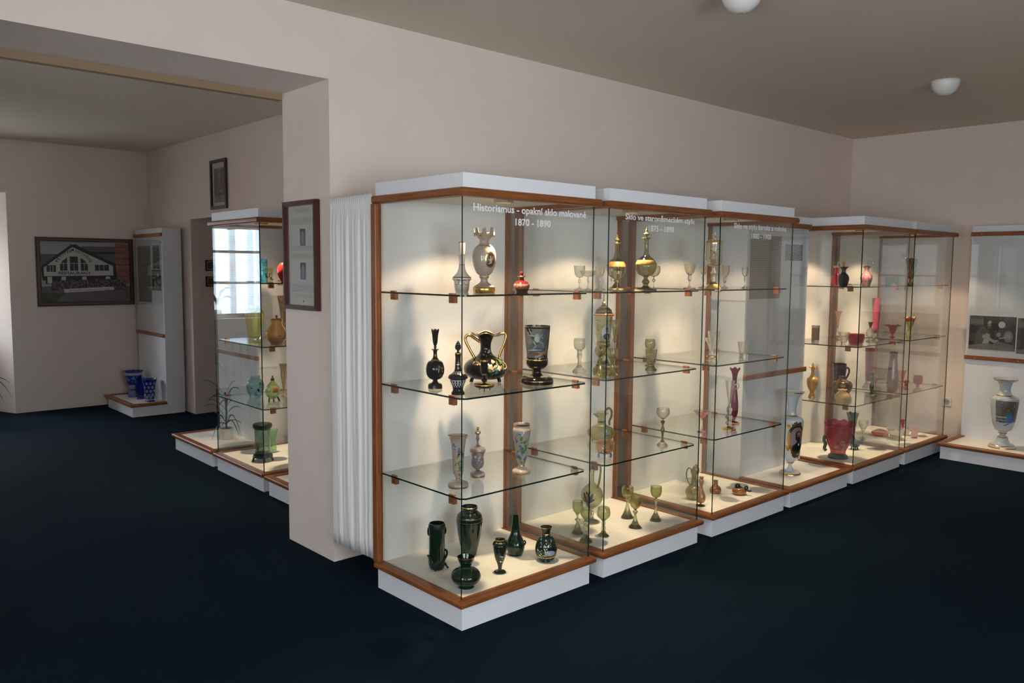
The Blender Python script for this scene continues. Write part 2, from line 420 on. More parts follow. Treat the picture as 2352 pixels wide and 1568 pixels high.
# ------------------------------------------------------------------ display cases
CW, CD, CH = .856, .68, 2.05
SH = (1.515, 1.055, .599)
FLZ = .137
def rounded(u0, u1, z0, z1, r):
    out = [(u0, z0)]
    for cx, cz, a0 in ((u1-r, z0+r, -90), (u1-r, z1-r, 0)):
        for k in range(5):
            t = math.radians(a0+90*k/4); out.append((cx+r*math.cos(t), cz+r*math.sin(t)))
    return out + [(u0, z1)]
UPATH = [(0, CD), (0, 0), (CW, 0), (CW, CD)]
UP = UPATH[::-1]   # outside on the right-hand side when walking the U this way
def case_parts(t, title=None):
    b = MB(); b.box((0, 0, 0), (CW, CD, .112), WHITE); b.build('plinth', t)
    b = MB(); b.sweep(UPATH, rounded(-.024, .026, .109, .142, .012), WOOD); b.build('base_trim', t)
    b = MB(); b.box((.012, .012, .112), (CW-.012, .6618, FLZ), CREAM); b.build('display_floor', t)
    b = MB(); b.box((0, 0, 1.986), (CW, CD, CH), WHITE); b.box((.02, .02, 1.972), (CW-.02, CD-.02, 1.986), CREAM); b.build('canopy', t)
    b = MB(); b.sweep(UPATH, rounded(-.024, .026, 1.949, 1.986, .012), WOOD); b.build('top_trim', t)
    b = MB(); b.box((.01, .662, .1125), (CW-.01, .68, 1.972), BACKW); b.build('back_board', t)
    for x0 in (-.026, CW-.012):
        b = MB(); b.box((x0, .648, .142), (x0+.038, .69, 1.949), WOOD); b.build('corner_post', t, bevel=.006)
    pn = MB(); pn.box((.002, .003, .138), (CW-.002, .011, 1.955), PANE, fm={'-x': EDGE, '+x': EDGE}); fp = pn.build('front_pane', t)
    for x0 in (.003, CW-.011):
        b = MB(); b.box((x0, .0115, .138), (x0+.008, .648, 1.955), PANE); b.build('side_pane', t)
    for z in SH:
        b = MB(); c = .022; x0, x1, y0, y1 = .014, CW-.014, .017, .66
        b.prism([(x0, y0+c), (x0+c, y0), (x1-c, y0), (x1, y0+c), (x1, y1), (x0, y1)], z-.004, z+.004, SHELFG, [EDGE, EDGE, EDGE, EDGE, SHELFG, EDGE]); s = b.build('shelf', t)
        for sx in (0, 1):
            for yy in (.095, .555):
                k = MB(); xa = .0115 if sx == 0 else CW-.0115-.02
                xa += .0008*(1 if sx == 0 else -1); k.box((xa, yy-.019, z-.034), (xa+.02, yy+.019, z-.0045), WOODC); k.box((xa, yy-.019, z+.0045), (xa+.012, yy+.019, z+.010), WOODC)
                xo = .0114 if sx == 0 else CW-.0114
                k.tube([(xo, yy, z-.017), (xo+(-.0003 if sx == 0 else .0003), yy, z-.017)], [.0080, .0078], mat('screw_recess', (.06, .025, .01), .6), 14); k.tube([(xo, yy, z-.017), (xo+(-.0006 if sx == 0 else .0006), yy, z-.017)], [.0045, .003], BRASS, 12)
                k.build('shelf_clip', s)
    b = MB(); b.lathe([(.0, -.001), (.030, -.001), (.034, -.003), (.040, -.018), (.047, -.018), (.050, 0)], 28, (.43, .215, 1.972), lambda i: (mat('lamp_bulb_glow', (.9, .85, .7), .4, emit=(1, .78, .5), es=60.0) if i == 0 else mat('lamp_reflector', (.05, .035, .02), .5) if i < 3 else mat('lamp_collar', (.45, .36, .22), .4)))  # collar's inner wall coloured dark to hold down the bulb's glare
    b.build('downlight', t)
    for watts, deg, blend in SPOTS:      # halogen reflector: hot core and wide spill
        ld = bpy.data.lights.new('downlight_bulb', 'SPOT'); ld.energy = watts; ld.color = (1, .735, .475); ld.spot_size = math.radians(deg); ld.spot_blend = blend; ld.shadow_soft_size = .022
        lo = bpy.data.objects.new('downlight_bulb', ld); COL.objects.link(lo); lo.location = (.43, .215, 1.955); lo.parent = t
    return fp
SPOTS = ((135.0, 80, 1.0), (17.0, 125, .25))
cases = {}
c0 = empty('display_case', (0, 0, 0)); case_parts(c0)
cases[1] = c0
CX = {1: 0.0, 2: .9679, 3: 1.9794, 5: 3.8775, 6: 4.8406}
for k in (2, 3, 5, 6):
    c = copy_tree(c0); c.location = (CX[k], 0, 0); cases[k] = c
RZ = math.radians(-91.3)
cB = copy_tree(c0); cB.location = (.3925, 3.602, 0); cB.rotation_euler = (0, 0, RZ)
lbl = {1: 'nearest tall glass display case, lettered Historismus, with dark green vases on its floor', 2: 'second glass display case of the row, with green stemmed glasses on its floor',
       3: 'third glass display case of the row, with brown jugs on its floor', 5: 'glass display case beside the portrait vase panel, red glass on its shelves',
       6: 'last glass display case of the row, next to the right wall'}
for k, c in cases.items(): tag(c, lbl[k], 'display case', 'glass display cases along the back wall')
tag(cB, 'glass display case in the far room reflecting a bright window', 'display case')

def px(crop, x, y):
    o = CROP[crop]; return o[0]+x*o[2], o[1]+y*o[2]
CROP = dict(N=(0,0,1), A=(840,380,.2423), B=(840,720,.2551), C=(840,1080,.2423), D=(1280,420,.2041), E=(1280,720,.19134), F=(1280,1000,.21683), G=(1580,440,.19134),
            H=(1580,720,.19134), I=(1560,980,.17857), K=(1820,490,.17007), K2=(1820,730,.17007), L=(1820,900,.17007), P2=(0,760,.19558), R=(440,560,.15306),
            S=(440,780,.12752), T=(380,920,.1658), V=(930,500,.12755), W=(960,740,.14031), X=(1300,520,.10204), Y=(1290,660,.14033), Z=(1780,860,.15306), Q=(2240,840,.13397))
# vinyl titles on the front panes (real size, on the outer glass face)
def title(case, crop, lines):
    fp = [o for o in case.children if o.name.startswith('front_pane')][0]
    for body, xa, xb, yc, hpx in lines:
        b = MB()
        p0 = on(1, .003, *px(crop, xa, yc[0])); p1 = on(1, .003, *px(crop, xb, yc[1]))
        z = (p0.z+p1.z)/2 - hpx/2
        b.text(body, ((p0.x-case.location.x, .0022, z), (1, 0, 0), (0, 0, 1), p1.x-p0.x, hpx), LETTER)
        b.build('lettering', fp, recalc=False)
title(cases[1], 'A', [('Historismus - opakní sklo malované', 1018, 2088, (410, 470), .043), ('1870 - 1890', 1418, 1752, (540, 550), .033)])
title(cases[2], 'D', [('Sklo ve staroněmeckém stylu', 765, 1540, (390, 435), .043), ('1875 - 1890', 1028, 1312, (512, 525), .033)])
title(cases[3], 'G', [('Sklo ve stylu baroka a rokoka', 553, 1180, (415, 462), .043), ('1880 - 1900', 762, 998, (535, 545), .033)])

# ------------------------------------------------------------------ panels on plinths
SHEET = text_lines('printed_text_sheet', (.34, .31, .26), (.12, .11, .10), 34)
PHOTO = noise_col(mat('black_white_photo', (.1, .1, .1), .4), (.008, .009, .010), (.30, .31, .32), ns=16, coord='UV', lo=.4, hi=.62)
PHOTO2 = noise_col(mat('black_white_photo_blocky', (.1, .1, .1), .4), (.006, .007, .008), (.40, .40, .40), scale=(1.2, .8, 1), ns=7, coord='UV', lo=.45, hi=.60)
def worker(b, x0, z0, w, h, y):
    P_ = lambda u, v, d: (x0+u*w, y-d, z0+v*h)
    k = [0]
    def poly(pts, mt): k[0] += 1; b.quad3([P_(u, v, .00012*k[0]) for u, v in pts], mt)
    def ell(u, v, a, c, mt): poly([(u+a*math.cos(2*PI*i/14), v+c*math.sin(2*PI*i/14)) for i in range(14)], mt)
    G = lambda v: mat('photo_grey_%02d' % int(v*100), (v, v, v*.98), .4)
    poly([(0, 0), (1, 0), (1, 1), (0, 1)], G(.02)); poly([(0, .72), (.3, .72), (.3, .98), (0, .98)], G(.09)); poly([(.36, .78), (1, .8), (1, .97), (.36, .97)], G(.05))
    for i in range(7): poly([(.03+i*.04, .76), (.055+i*.04, .76), (.055+i*.04, .9), (.03+i*.04, .9)], G(.2))
    poly([(.12, .1), (.42, .1), (.46, .5), (.40, .68), (.26, .70), (.16, .5)], G(.06)); ell(.385, .79, .066, .12, G(.02)); ell(.425, .74, .048, .105, G(.20)); ell(.445, .82, .036, .05, G(.36)); ell(.372, .70, .03, .08, G(.02)); ell(.43, .665, .035, .045, G(.08))
    poly([(.30, .18), (.44, .18), (.46, .45), (.38, .5)], G(.30)); poly([(.28, .36), (.58, .20), (.60, .27), (.32, .46)], G(.26)); ell(.60, .26, .05, .05, G(.28)); ell(.70, .76, .075, .10, G(.55)); ell(.85, .42, .10, .17, G(.16)); ell(.85, .42, .06, .10, G(.25)); ell(.64, .46, .05, .07, G(.24))
    poly([(.5, .15), (.98, .05), (.98, .18), (.62, .26)], G(.12)); poly([(.0, .0), (1, .0), (1, .06), (.4, .2), (.0, .1)], G(.16)); poly([(.66, .34), (.8, .38), (.8, .41), (.66, .37)], G(.4))
def panel(loc, rotz, width, face, depth, label, group=None, posters=(), trim_left=True, trim_right=True, wall_gap=0.0):
    t = empty('exhibition_stand', loc, rotz)
    tag(t, label, 'display stand', group)
    b = MB(); b.box((0, 0, 0), (width, depth, .112), WHITE); b.build('plinth', t)
    path = [(0, face), (0, 0), (width, 0), (width, face)]
    b = MB(); b.sweep(path, rounded(-.024, .026, .109, .142, .012), WOOD); b.build('base_trim', t)
    b = MB(); b.box((.012, .012, .112), (width-.012, face, FLZ-.004), BACKW); b.build('display_floor', t)
    b = MB(); b.box((-.01, face, .112), (width+.01, depth, CH-.003), WHITE); b.build('back_board', t)
    for z0, z1 in ((1.956, 1.993), (.848, .884)):
        b = MB(); b.box((-.012, face-.024, z0), (width+.014, face, z1), WOOD)
        for q in (.09, .5, .91): b.tube([(width*q, face-.0235, (z0+z1)/2), (width*q, face-.027, (z0+z1)/2)], [.006, .003], BRASS, 10)
        b.build('rail', t, bevel=.004)
    b = MB(); b.box((0, face-.010, .87), (width, face-.005, 1.97), ACRYL); b.build('cover_sheet', t)
    for nm, x0, x1, z0, z1, mt in posters:
        b = MB(); b.box((x0, face-.003, z0), (x1, face-.0005, z1), E_WHITE, skip=('-y',)); b.quad3([(x0, face-.003, z0), (x1, face-.003, z0), (x1, face-.003, z1), (x0, face-.003, z1)], mt)
        if mt is PHOTO2 and x1-x0 > .2: worker(b, x0, z0, x1-x0, z1-z0, face-.0031)
        b.build(nm, t, recalc=False)
    return t
panel((2.9243, 0, 0), 0, CW, .395, CD, 'open white panel with text sheet and portrait vase between the glass cases', 'open display panels',
      [('text_sheet', .03, .455, 1.43, 1.888, SHEET), ('photo_print', .515, .775, 1.712, 1.835, PHOTO)])
panel((5.3335, -.105, 0), math.radians(-91), CW, .49, .725, 'open panel on the right wall with photos of glass workers', 'open display panels',
      [('photo_print', .012, .39, .945, 1.246, PHOTO2), ('photo_print', .40, .80, .93, 1.24, PHOTO2)])
panel((.6645, 7.31, 0), math.radians(-91), .884, .36, .56, 'narrow looking white text panel beside the restaurant photograph', 'open display panels',
      [('text_sheet', .06, .50, 1.22, 1.86, SHEET), ('photo_print', .58, .80, 1.60, 1.86, PHOTO), ('photo_print', .53, .83, 1.36, 1.59, PHOTO2)])
panel((.4225, 4.581, 0), RZ, CW, .41, CD, 'open panel in the far room with a potted plant on its ledge', 'open display panels',
      [('text_sheet', .06, .8, 1.2, 1.9, SHEET)])
panel((.3665, 2.644, 0), RZ, CW, .41, CD, 'open panel half hidden behind the white wall edge', 'open display panels', [('text_sheet', .06, .8, 1.2, 1.9, SHEET)])

# ------------------------------------------------------------------ vases
def cr(pts, sub=4):
    """chordal Catmull-Rom through (r, z) points; keeps sharp corners where points sit close together"""
    out = []; n = len(pts)
    for i in range(n-1):
        p0 = pts[max(i-1, 0)]; p1 = pts[i]; p2 = pts[i+1]; p3 = pts[min(i+2, n-1)]
        d0 = max(math.dist(p0, p1), 1e-6); d1 = max(math.dist(p1, p2), 1e-6); d2 = max(math.dist(p2, p3), 1e-6)
        for k in range(sub):
            t = k/sub; q = []
            for c in (0, 1):
                m1 = ((p1[c]-p0[c])/d0*(d1/(d0+d1)) + (p2[c]-p1[c])/d1*(d0/(d0+d1)))*d1 if i > 0 else p2[c]-p1[c]
                m2 = ((p2[c]-p1[c])/d1*(d2/(d1+d2)) + (p3[c]-p2[c])/d2*(d1/(d1+d2)))*d1 if i < n-2 else p2[c]-p1[c]
                q.append((2*t**3-3*t*t+1)*p1[c] + (t**3-2*t*t+t)*m1 + (-2*t**3+3*t*t)*p2[c] + (t**3-t*t)*m2)
            out.append((max(q[0], 1e-4), q[1]))
    out.append(pts[-1]); return out

LOG = []
class Item:
    """one vessel: pixel measurements of one photo crop become metres at the place where it stands"""
    def __init__(s, name, label, cat, crop, cx, by, z, ax=None, av=None, group=None):
        s.crop = crop; s.cx = cx; X, Y = px(crop, cx, by)
        if ax is None:
            P = on(2, z, X, Y)
        else:
            P = on(ax, av, X, Y)
        P.z = z; s.P = P; LOG.append((name, label, P.copy(), s))
        h = Vector((P.x-CAM.x, P.y-CAM.y, 0)); s.h = h.normalized()
        s.rot = math.atan2(-s.h.x, s.h.y)
        s.depth = (P-CAM).dot(FWD); s.sc = CROP[crop][2]*s.depth/FPX
        s.X = X; s.zb = s._z(Y); s.loc = P
        s.root = None; s.name = name; s.label = label; s.cat = cat; s.group = group; s.prof = None
    def _z(s, Y):
        d = ray(s.X, Y); t = (Vector((s.P.x-CAM.x, s.P.y-CAM.y, 0))).dot(s.h)/d.dot(s.h)
        return (CAM + d*t).z
    def Z(s, y):
        return s._z(CROP[s.crop][1]+y*CROP[s.crop][2]) - s.zb
    def R(s, w): return w*s.sc
    def add_profile(s, mb, pts, material, hollow=None, bands=(), seg=40, th=.0028, rim=None, cut=None, dx=0, closed_top=True, smooth=True, flat=0):
        P = [(s.R(w), s.Z(y)) for w, y in pts]
        P[0] = (P[0][0], P[0][1]) 
        z0 = min(p[1] for p in P)
        Q = cr(P) if smooth else P
        cuts = sorted({s.Z(y) for bd in bands for y in bd[:2]})
        R_ = [Q[0]]
        for a, b_ in zip(Q, Q[1:]):
            cc = [c for c in cuts if min(a[1], b_[1])+1e-5 < c < max(a[1], b_[1])-1e-5]
            if b_[1] < a[1]: cc = cc[::-1]
            for c in cc:
                t = (c-a[1])/(b_[1]-a[1]); R_.append((a[0]+(b_[0]-a[0])*t, c))
            R_.append(b_)
        outer = R_
        full = [(0, outer[0][1])] + outer
        no = len(full)
        if hollow is not None:
            zh = s.Z(hollow); inner = [(max(r-th, .0006), z) for r, z in outer if z > zh]
            inner = inner[::-1]
            full += inner + [(0, zh)]
        elif closed_top: full += [(0, outer[-1][1])]
        bz = [(s.Z(a), s.Z(c), mt) for a, c, mt in bands]
        def mf(i):
            if i < no-1:
                zz = (full[i][1]+full[min(i+1, len(full)-1)][1])/2
                for a, c, mt in bz:
                    if min(a, c)-1e-6 <= zz <= max(a, c)+1e-6: return mt
            return material
        zmod = None
        if rim:
            kind, n, amp, y0 = rim; zt = outer[-1][1]; zl = s.Z(y0); A = s.R(amp)
            def zmod(t, r, z):
                w = max(0, min(1, (z-zl)/(zt-zl+1e-9)))
                c = math.cos(n*t)
                if kind == 'crown': c = max(-1, min(1, c*6))
                return w*w*A*(c-1)/2*2 if kind == 'crown' else w*w*A*c
        rmod = None
        if cut:
            n, amp = cut
            def rmod(t, r, z): return 1+amp*math.cos(n*t)
        mb.lathe(full, flat or seg, (s.R(dx), 0, 0), mf, zmod, rmod, phase=(PI/flat if flat else 0))
        if s.prof is None: s.prof = sorted(outer, key=lambda p: p[1])
    def radius(s, z):
        p = s.prof
        for a, b_ in zip(p, p[1:]):
            if a[1] <= z <= b_[1]: return a[0]+(b_[0]-a[0])*((z-a[1])/max(b_[1]-a[1], 1e-6))
        return p[-1][0] if z > p[-1][1] else p[0][0]
    def decal(s, mb, dx, y, hw, hh, material, lift=.0006, rot=0.0, n=16, square=False, ang=None):
        """an enamel patch lying on the turned surface"""
        z0 = s.Z(y); r0 = max(s.radius(z0), 1e-3); th0 = ang if ang is not None else math.asin(max(-.97, min(.97, s.R(dx)/r0)))
        a, c = s.R(hw), s.R(hh); k = len(mb.v); rings = 4 if max(a, c) > .008 else 2
        def put(u, v):
            uu = u*math.cos(rot)-v*math.sin(rot); vv = u*math.sin(rot)+v*math.cos(rot)
            z = z0+vv; r = s.radius(z)+lift; t = th0+uu/max(r0, 1e-3)
            mb.v.append((r*math.sin(t), -r*math.cos(t), z))
        put(0, 0)
        for q in range(1, rings+1):
            for j in range(n):
                t = 2*PI*j/n; cu, su = math.cos(t), math.sin(t)
                if square:
                    mmx = max(abs(cu), abs(su)); cu, su = cu/mmx, su/mmx
                put(a*cu*q/rings, c*su*q/rings)
        for j in range(n):
            mb.face([k, k+1+j, k+1+(j+1) % n], material, True)
        for q in range(rings-1):
            for j in range(n):
                jj = (j+1) % n; o = k+1+q*n
                mb.face([o+j, o+n+j, o+n+jj, o+jj], material, True)
    def scatter(s, mb, dx0, dx1, y0, y1, mats_, n, size=(6, 14), seed=1):
        rnd = random.Random(seed)
        for i in range(n):
            a = rnd.uniform(*size)
            s.decal(mb, rnd.uniform(dx0, dx1), rnd.uniform(y0, y1), a, a*rnd.uniform(.35, .8), mats_[i % len(mats_)], .0006+i*.00003, rnd.uniform(0, PI), 8)
    def body(s, mb, single):
        if single:
            o = mb.build(s.name, None, s.loc, s.rot); s.root = o
        else:
            s.root = empty(s.name, s.loc, s.rot); mb.build('body', s.root)
        tag(s.root, s.label, s.cat, s.group)
        return s.root
    def tubep(s, mb, pts, r, material, seg=10):
        mb.tube(smooth_path([(s.R(x), (s.R(q[0]) if q else 0), s.Z(y)) for x, y, *q in pts]), r if isinstance(r, list) else s.R(r), material, seg)

def smooth_path(pts, sub=5):
    P = [Vector(p) for p in pts]; out = []
    for i in range(len(P)-1):
        a = P[max(i-1, 0)]; b_ = P[i]; c = P[i+1]; d = P[min(i+2, len(P)-1)]
        for k in range(sub):
            t = k/sub
            out.append(tuple(.5*((2*b_)+(c-a)*t+(2*a-5*b_+4*c-d)*t*t+(3*b_-a-3*c+d)*t**3)))
    out.append(tuple(P[-1])); return out

def vessel(name, label, cat, crop, cx, by, z, prof, material, ax=None, av=None, hollow=None, bands=(), rim=None, cut=None, parts=(), deco=None, group=None, th=.0028, seg=40, flat=0, smooth=True):
    """parts: ('lathe', part_name, profile, material, kwargs) or ('tube', part_name, points, radius, material)"""
    it = Item(name, label, cat, crop, cx, by, z, ax, av, group)
    mb = MB(); it.add_profile(mb, prof, material, hollow, bands, seg, th, rim, cut, flat=flat, smooth=smooth)
    if deco: deco(it, mb)
    it.body(mb, not parts)
    for p in parts:
        pb = MB()
        if p[0] == 'lathe':
            sv = it.prof; it.add_profile(pb, p[2], p[3], **(p[4] if len(p) > 4 else {})); it.prof = sv
        else: it.tubep(pb, p[2], p[3], p[4])
        pb.build(p[1], it.root)
    return it
exec_items = []
Z1, Z2, Z3, ZF = SH[0]+.004, SH[1]+.004, SH[2]+.004, FLZ
V = vessel
STEMG = 'wine glass'
# ================= case 1, top shelf
def swags(it, mb):
    for dx in (-95, -10, 80):
        it.decal(mb, dx, 1160, 46, 46, E_BROWN, .0005); it.decal(mb, dx, 1153, 40, 44, PALEB, .0009)
V('decanter', 'pale opal decanter with brown swags and a square stopper, beside the tall medallion vase', 'decanter', 'V', 1025, 1330, Z1,
  [(110,1330),(118,1316),(125,1290),(140,1200),(150,1125),(172,1106),(174,1090),(168,1070),(140,1040),(90,980),(65,920),(55,845),(52,780),(60,720),(72,675),(84,650)], PALEB, 1, .40,
  hollow=1280, bands=[(1060,1075,E_BROWN),(1108,1122,E_BROWN),(838,848,GOLD)], rim=('wave',6,6,700), deco=swags,
  parts=[('lathe','stopper',[(50,655),(58,600),(62,545),(58,430)],PALEB,dict(flat=6,smooth=False,bands=[(430,445,E_BROWN)]))])
def medal(it, mb):
    it.decal(mb, 118, 810, 112, 140, GOLD, .0005, n=28); it.decal(mb, 118, 810, 102, 130, E_BROWN, .0009, n=28)
    it.decal(mb, 118, 810, 96, 122, GOLD, .0011, n=28); it.decal(mb, 118, 810, 88, 114, mat('medallion_brown', (.07,.03,.02), .3), .0014, n=28)
    for dx, y, a, c, r in ((112,755,14,16,0),(116,800,18,34,.1),(104,850,10,34,.3),(128,850,10,36,-.3),(90,810,30,7,.4),(146,800,30,7,-.6),(84,880,16,8,0),(150,770,10,14,0)):
        it.decal(mb, dx, y, a, c, E_CREAM, .0018, r)
    it.scatter(mb, -10, 190, 610, 700, [E_CREAM], 22, (5, 12), 3); it.scatter(mb, 10, 190, 930, 1010, [E_CREAM], 22, (4, 9), 4); it.scatter(mb, -20, 40, 700, 930, [E_CREAM], 16, (4, 9), 5)
V('vase', 'tall taupe vase with castellated gilt rim and an oval brown medallion', 'vase', 'V', 1425, 1400, Z1,
  [(188,1403),(190,1396),(190,1298),(178,1285),(120,1250),(75,1215),(62,1170),(75,1142),(88,1128),(90,1116),(85,1106),(130,1060),(180,960),(208,850),(212,760),(205,680),(180,610),(130,555),(95,530),(80,490),(88,455),(130,410),(160,370),(172,330),(185,285),(193,235)], BEIGE, 1, .265,
  hollow=1050, bands=[(1296,1405,GOLD),(1115,1132,GOLD),(548,558,GOLD),(235,250,GOLD)], rim=('crown',8,78,345), deco=medal, seg=96)
V('perfume_bottle', 'small ruby bottle with gilt pattern and ball stopper on the top shelf', 'bottle', 'V', 2100, 1345, Z1,
  [(100,1350),(112,1335),(140,1270),(145,1230),(130,1190),(90,1150),(50,1135),(42,1110),(42,1080),(72,1070),(72,1060),(30,1056)], RUBYO, 1, .24, bands=[(1195,1290,RUBYP),(1056,1073,GOLD)],
  parts=[('lathe','stopper',[(25,1060),(28,1038),(38,1005),(30,982),(4,970)],RUBYO)])
# ================= case 1, second shelf
def fl1(it, mb): it.scatter(mb, 50, 125, 690, 860, [E_PINK, E_GREEN, E_BROWN, E_CREAM], 26, (8, 17), 11)
def lace(it, mb):
    for k in range(16):
        a = 2*PI*k/16
        for dy, rr in ((965, .6), (965, -.6), (1005, .6), (1005, -.6)): it.decal(mb, 0, dy, 4.5, 34, E_WHITE, .0005, rr, 8, ang=a)
        it.decal(mb, 0, 1042, 7, 12, E_WHITE, .0005, 0, 8, ang=a+PI/16)
        for rr in (.7, -.7): it.decal(mb, 0, 826, 3.5, 22, E_WHITE, .0005, rr, 8, ang=a)
V('bottle', 'black bottle with round body and tall cone stopper, gilt rims', 'bottle', 'W', 282, 1066, Z2,
  [(118,1080),(116,1062),(112,1020),(105,1005),(60,985),(40,965),(38,950),(45,940),(90,920),(135,860),(150,780),(140,700),(110,640),(65,615),(60,605),(40,580),(32,540),(32,480),(38,458),(62,448),(66,440),(60,436)], BLACK,
  bands=[(1070,1082,GOLD),(936,950,GOLD),(603,616,GOLD),(434,449,GOLD)], deco=fl1,
  parts=[('lathe','stopper',[(18,438),(16,425),(24,408),(26,400),(18,392),(30,360),(50,200),(66,118)],BLACK,dict(hollow=350,bands=[(118,134,GOLD),(398,412,GOLD)],rim=('wave',6,10,200)))])
V('decanter', 'slim black decanter with white lace bands and pointed stopper', 'decanter', 'W', 655, 1162, Z2,
  [(108,1178),(108,1152),(85,1110),(92,1050),(115,990),(130,945),(128,930),(155,915),(158,890),(140,860),(95,830),(60,790),(50,740),(48,690),(45,640),(45,560),(50,512),(46,500),(30,488)], BLACK,
  bands=[(490,514,GOLD),(684,692,GOLD),(938,944,E_WHITE),(800,804,E_WHITE)], deco=lace,
  parts=[('lathe','stopper',[(20,490),(18,462),(36,445),(50,420),(48,390),(25,330),(4,300)],BLACK,dict(bands=[(322,328,E_GREYL),(352,357,E_GREYL)]))])
def fl2(it, mb):
    it.scatter(mb, 60, 340, 605, 740, [E_PINK, E_GREEN, E_PINK, E_CREAM, E_GREEN], 34, (16, 42), 21)
    it.scatter(mb, 60, 330, 720, 820, [E_GREEN, E_TEAL, E_BLACK, mat('enamel_dark_green', (.02,.05,.03), .3)], 24, (16, 40), 22)
    it.scatter(mb, -200, -70, 615, 670, [E_PINK, E_BROWN, E_GREEN], 14, (10, 22), 23)
    it.scatter(mb, -40, 70, 440, 540, [E_GREYL], 7, (8, 20), 24)
HL = [(-92,322),(-150,282),(-190,256),(-235,222),(-290,210),(-330,248),(-322,320),(-268,425),(-218,520),(-188,575),(-222,612),(-262,645)]
HR = [(185,215),(255,186),(305,182),(332,222),(312,315),(272,420),(240,500),(222,560),(240,600),(262,640)]
amph = V('two_handled_vase', 'big black vase with two gilt handles, wavy rim and painted fruit', 'vase', 'W', 1105, 952, Z2,
  [(60,935),(180,922),(290,880),(350,810),(362,750),(340,680),(270,615),(170,565),(110,510),(88,450),(85,400),(95,320),(120,260),(160,215),(215,190),(238,184)], BLACK, hollow=860,
  bands=[(180,193,GOLD)], rim=('wave',4,26,300), deco=fl2,
  parts=[('tube','handle',HL,24,GOLD), ('tube','handle',HR,20,GOLD),
         ('tube','foot',[(-205,895,-60),(-225,930,-75),(-232,966,-85)],30,BLACK), ('tube','foot',[(205,895,-60),(222,930,-75),(230,966,-85)],30,BLACK), ('tube','foot',[(0,900,210),(0,930,240),(0,966,250)],30,BLACK)])
rm = MB(); R0, A0 = amph.R(236), amph.R(26)
rm.tube([((R0)*math.sin(t), -R0*math.cos(t), amph.Z(186)+A0*math.cos(4*t)) for t in [2*PI*i/96 for i in range(97)]], .0022, GOLD, 8, False); rm.build('gilt_rim', amph.root)
V('cordial_goblet', 'tiny black cordial glass on a gilt rimmed saucer with ball feet', 'goblet', 'W', 1083, 1092, Z2,
  [(30,1040),(38,1000),(14,988),(40,962),(50,940),(40,912),(14,896),(36,860),(56,780),(62,700),(64,612)], BLACK, hollow=850, bands=[(612,640,GOLD),(843,852,E_GREYL)],
  parts=[('lathe','saucer',[(50,1086),(120,1070),(172,1036),(180,1014),(172,1010),(120,1032),(30,1042)],BLACK,dict(bands=[(1004,1022,GOLD)])),
         ('tube','foot',[(-70,1070),(-75,1105)],9,BLACK), ('tube','foot',[(90,1070),(95,1105)],9,BLACK), ('tube','foot',[(5,1075,-60),(5,1125,-70)],9,BLACK)])
def frog(it, mb):
    it.decal(mb, 0, 330, 205, 238, PAINTGREY, .0006, square=True, n=32)
    D = lambda dx, y, a, c, mt, r=0, k=1: it.decal(mb, dx, y, a, c, mt, .001+.0003*k, r)
    D(10, 500, 160, 26, E_BROWN, 0, 1); D(90, 490, 110, 24, E_OCHRE, .5, 2); D(-40, 440, 130, 10, E_GREYL, .05, 2)
    G = mat('frog_green_grey', (.20,.30,.28), .35); F = mat('frog_belly', (.36,.36,.26), .35)
    D(0, 250, 46, 62, G, 0, 3); D(4, 262, 32, 48, F, 0, 4); D(0, 190, 32, 20, G, 0, 4)
    D(-75, 205, 58, 9, G, -.1, 4); D(68, 225, 44, 8, G, -.7, 4); D(62, 195, 40, 7, G, .3, 4)
    D(-40, 330, 36, 13, G, -1.1, 4); D(-30, 385, 44, 10, G, .8, 4); D(66, 315, 46, 13, G, -.5, 4); D(92, 360, 44, 9, G, -1.3, 4)
    D(-112, 140, 62, 5, mat('stick_grey', (.34,.33,.30), .4), -1.15, 5); D(165, 205, 16, 42, E_OCHRE, 0, 3); D(20, 445, 30, 10, E_BLUE, .1, 4)
V('goblet', 'large black goblet painted with a dancing frog, gilt foot rings', 'goblet', 'W', 1945, 975, Z2,
  [(268,1000),(272,965),(268,930),(240,895),(165,876),(105,866),(78,842),(65,800),(70,772),(110,755),(142,730),(172,690),(178,625),(180,606),(172,590),(170,570),(190,350),(205,150),(212,55)], BLACK, hollow=700,
  bands=[(592,612,GOLD),(55,68,GOLD),(866,880,GOLD),(985,1002,GOLD),(935,940,GOLD)], deco=frog)
# ================= case 1, third shelf
def flow3(dxs, y0, y1, seed, cols, n=26, size=(5, 12)):
    def f(it, mb): it.scatter(mb, dxs[0], dxs[1], y0, y1, cols, n, size, seed)
    return f
def bl(it, mb):
    it.scatter(mb, -45, 10, 1170, 1215, [E_BLUE, E_BLUE, E_GREYL], 12, (8, 16), 31); it.scatter(mb, -5, 50, 1230, 1300, [E_TEAL, E_GREEN, E_BLACK], 14, (7, 15), 32)
    it.scatter(mb, -40, 40, 1300, 1470, [E_GREEN, E_TEAL, E_PINK, E_GREEN], 24, (8, 18), 33)
V('trumpet_vase', 'flared taupe vase with blue and green flowers on the third shelf', 'vase', 'B', 832, 1540, Z3,
  [(92,1558),(93,1538),(88,1522),(40,1500),(22,1490),(22,1478),(42,1440),(50,1350),(56,1250),(65,1170),(76,1122),(98,1096)], BEIGE, hollow=1440, bands=[(1094,1106,GOLD),(1480,1492,GOLD),(1545,1560,GOLD)], deco=bl)
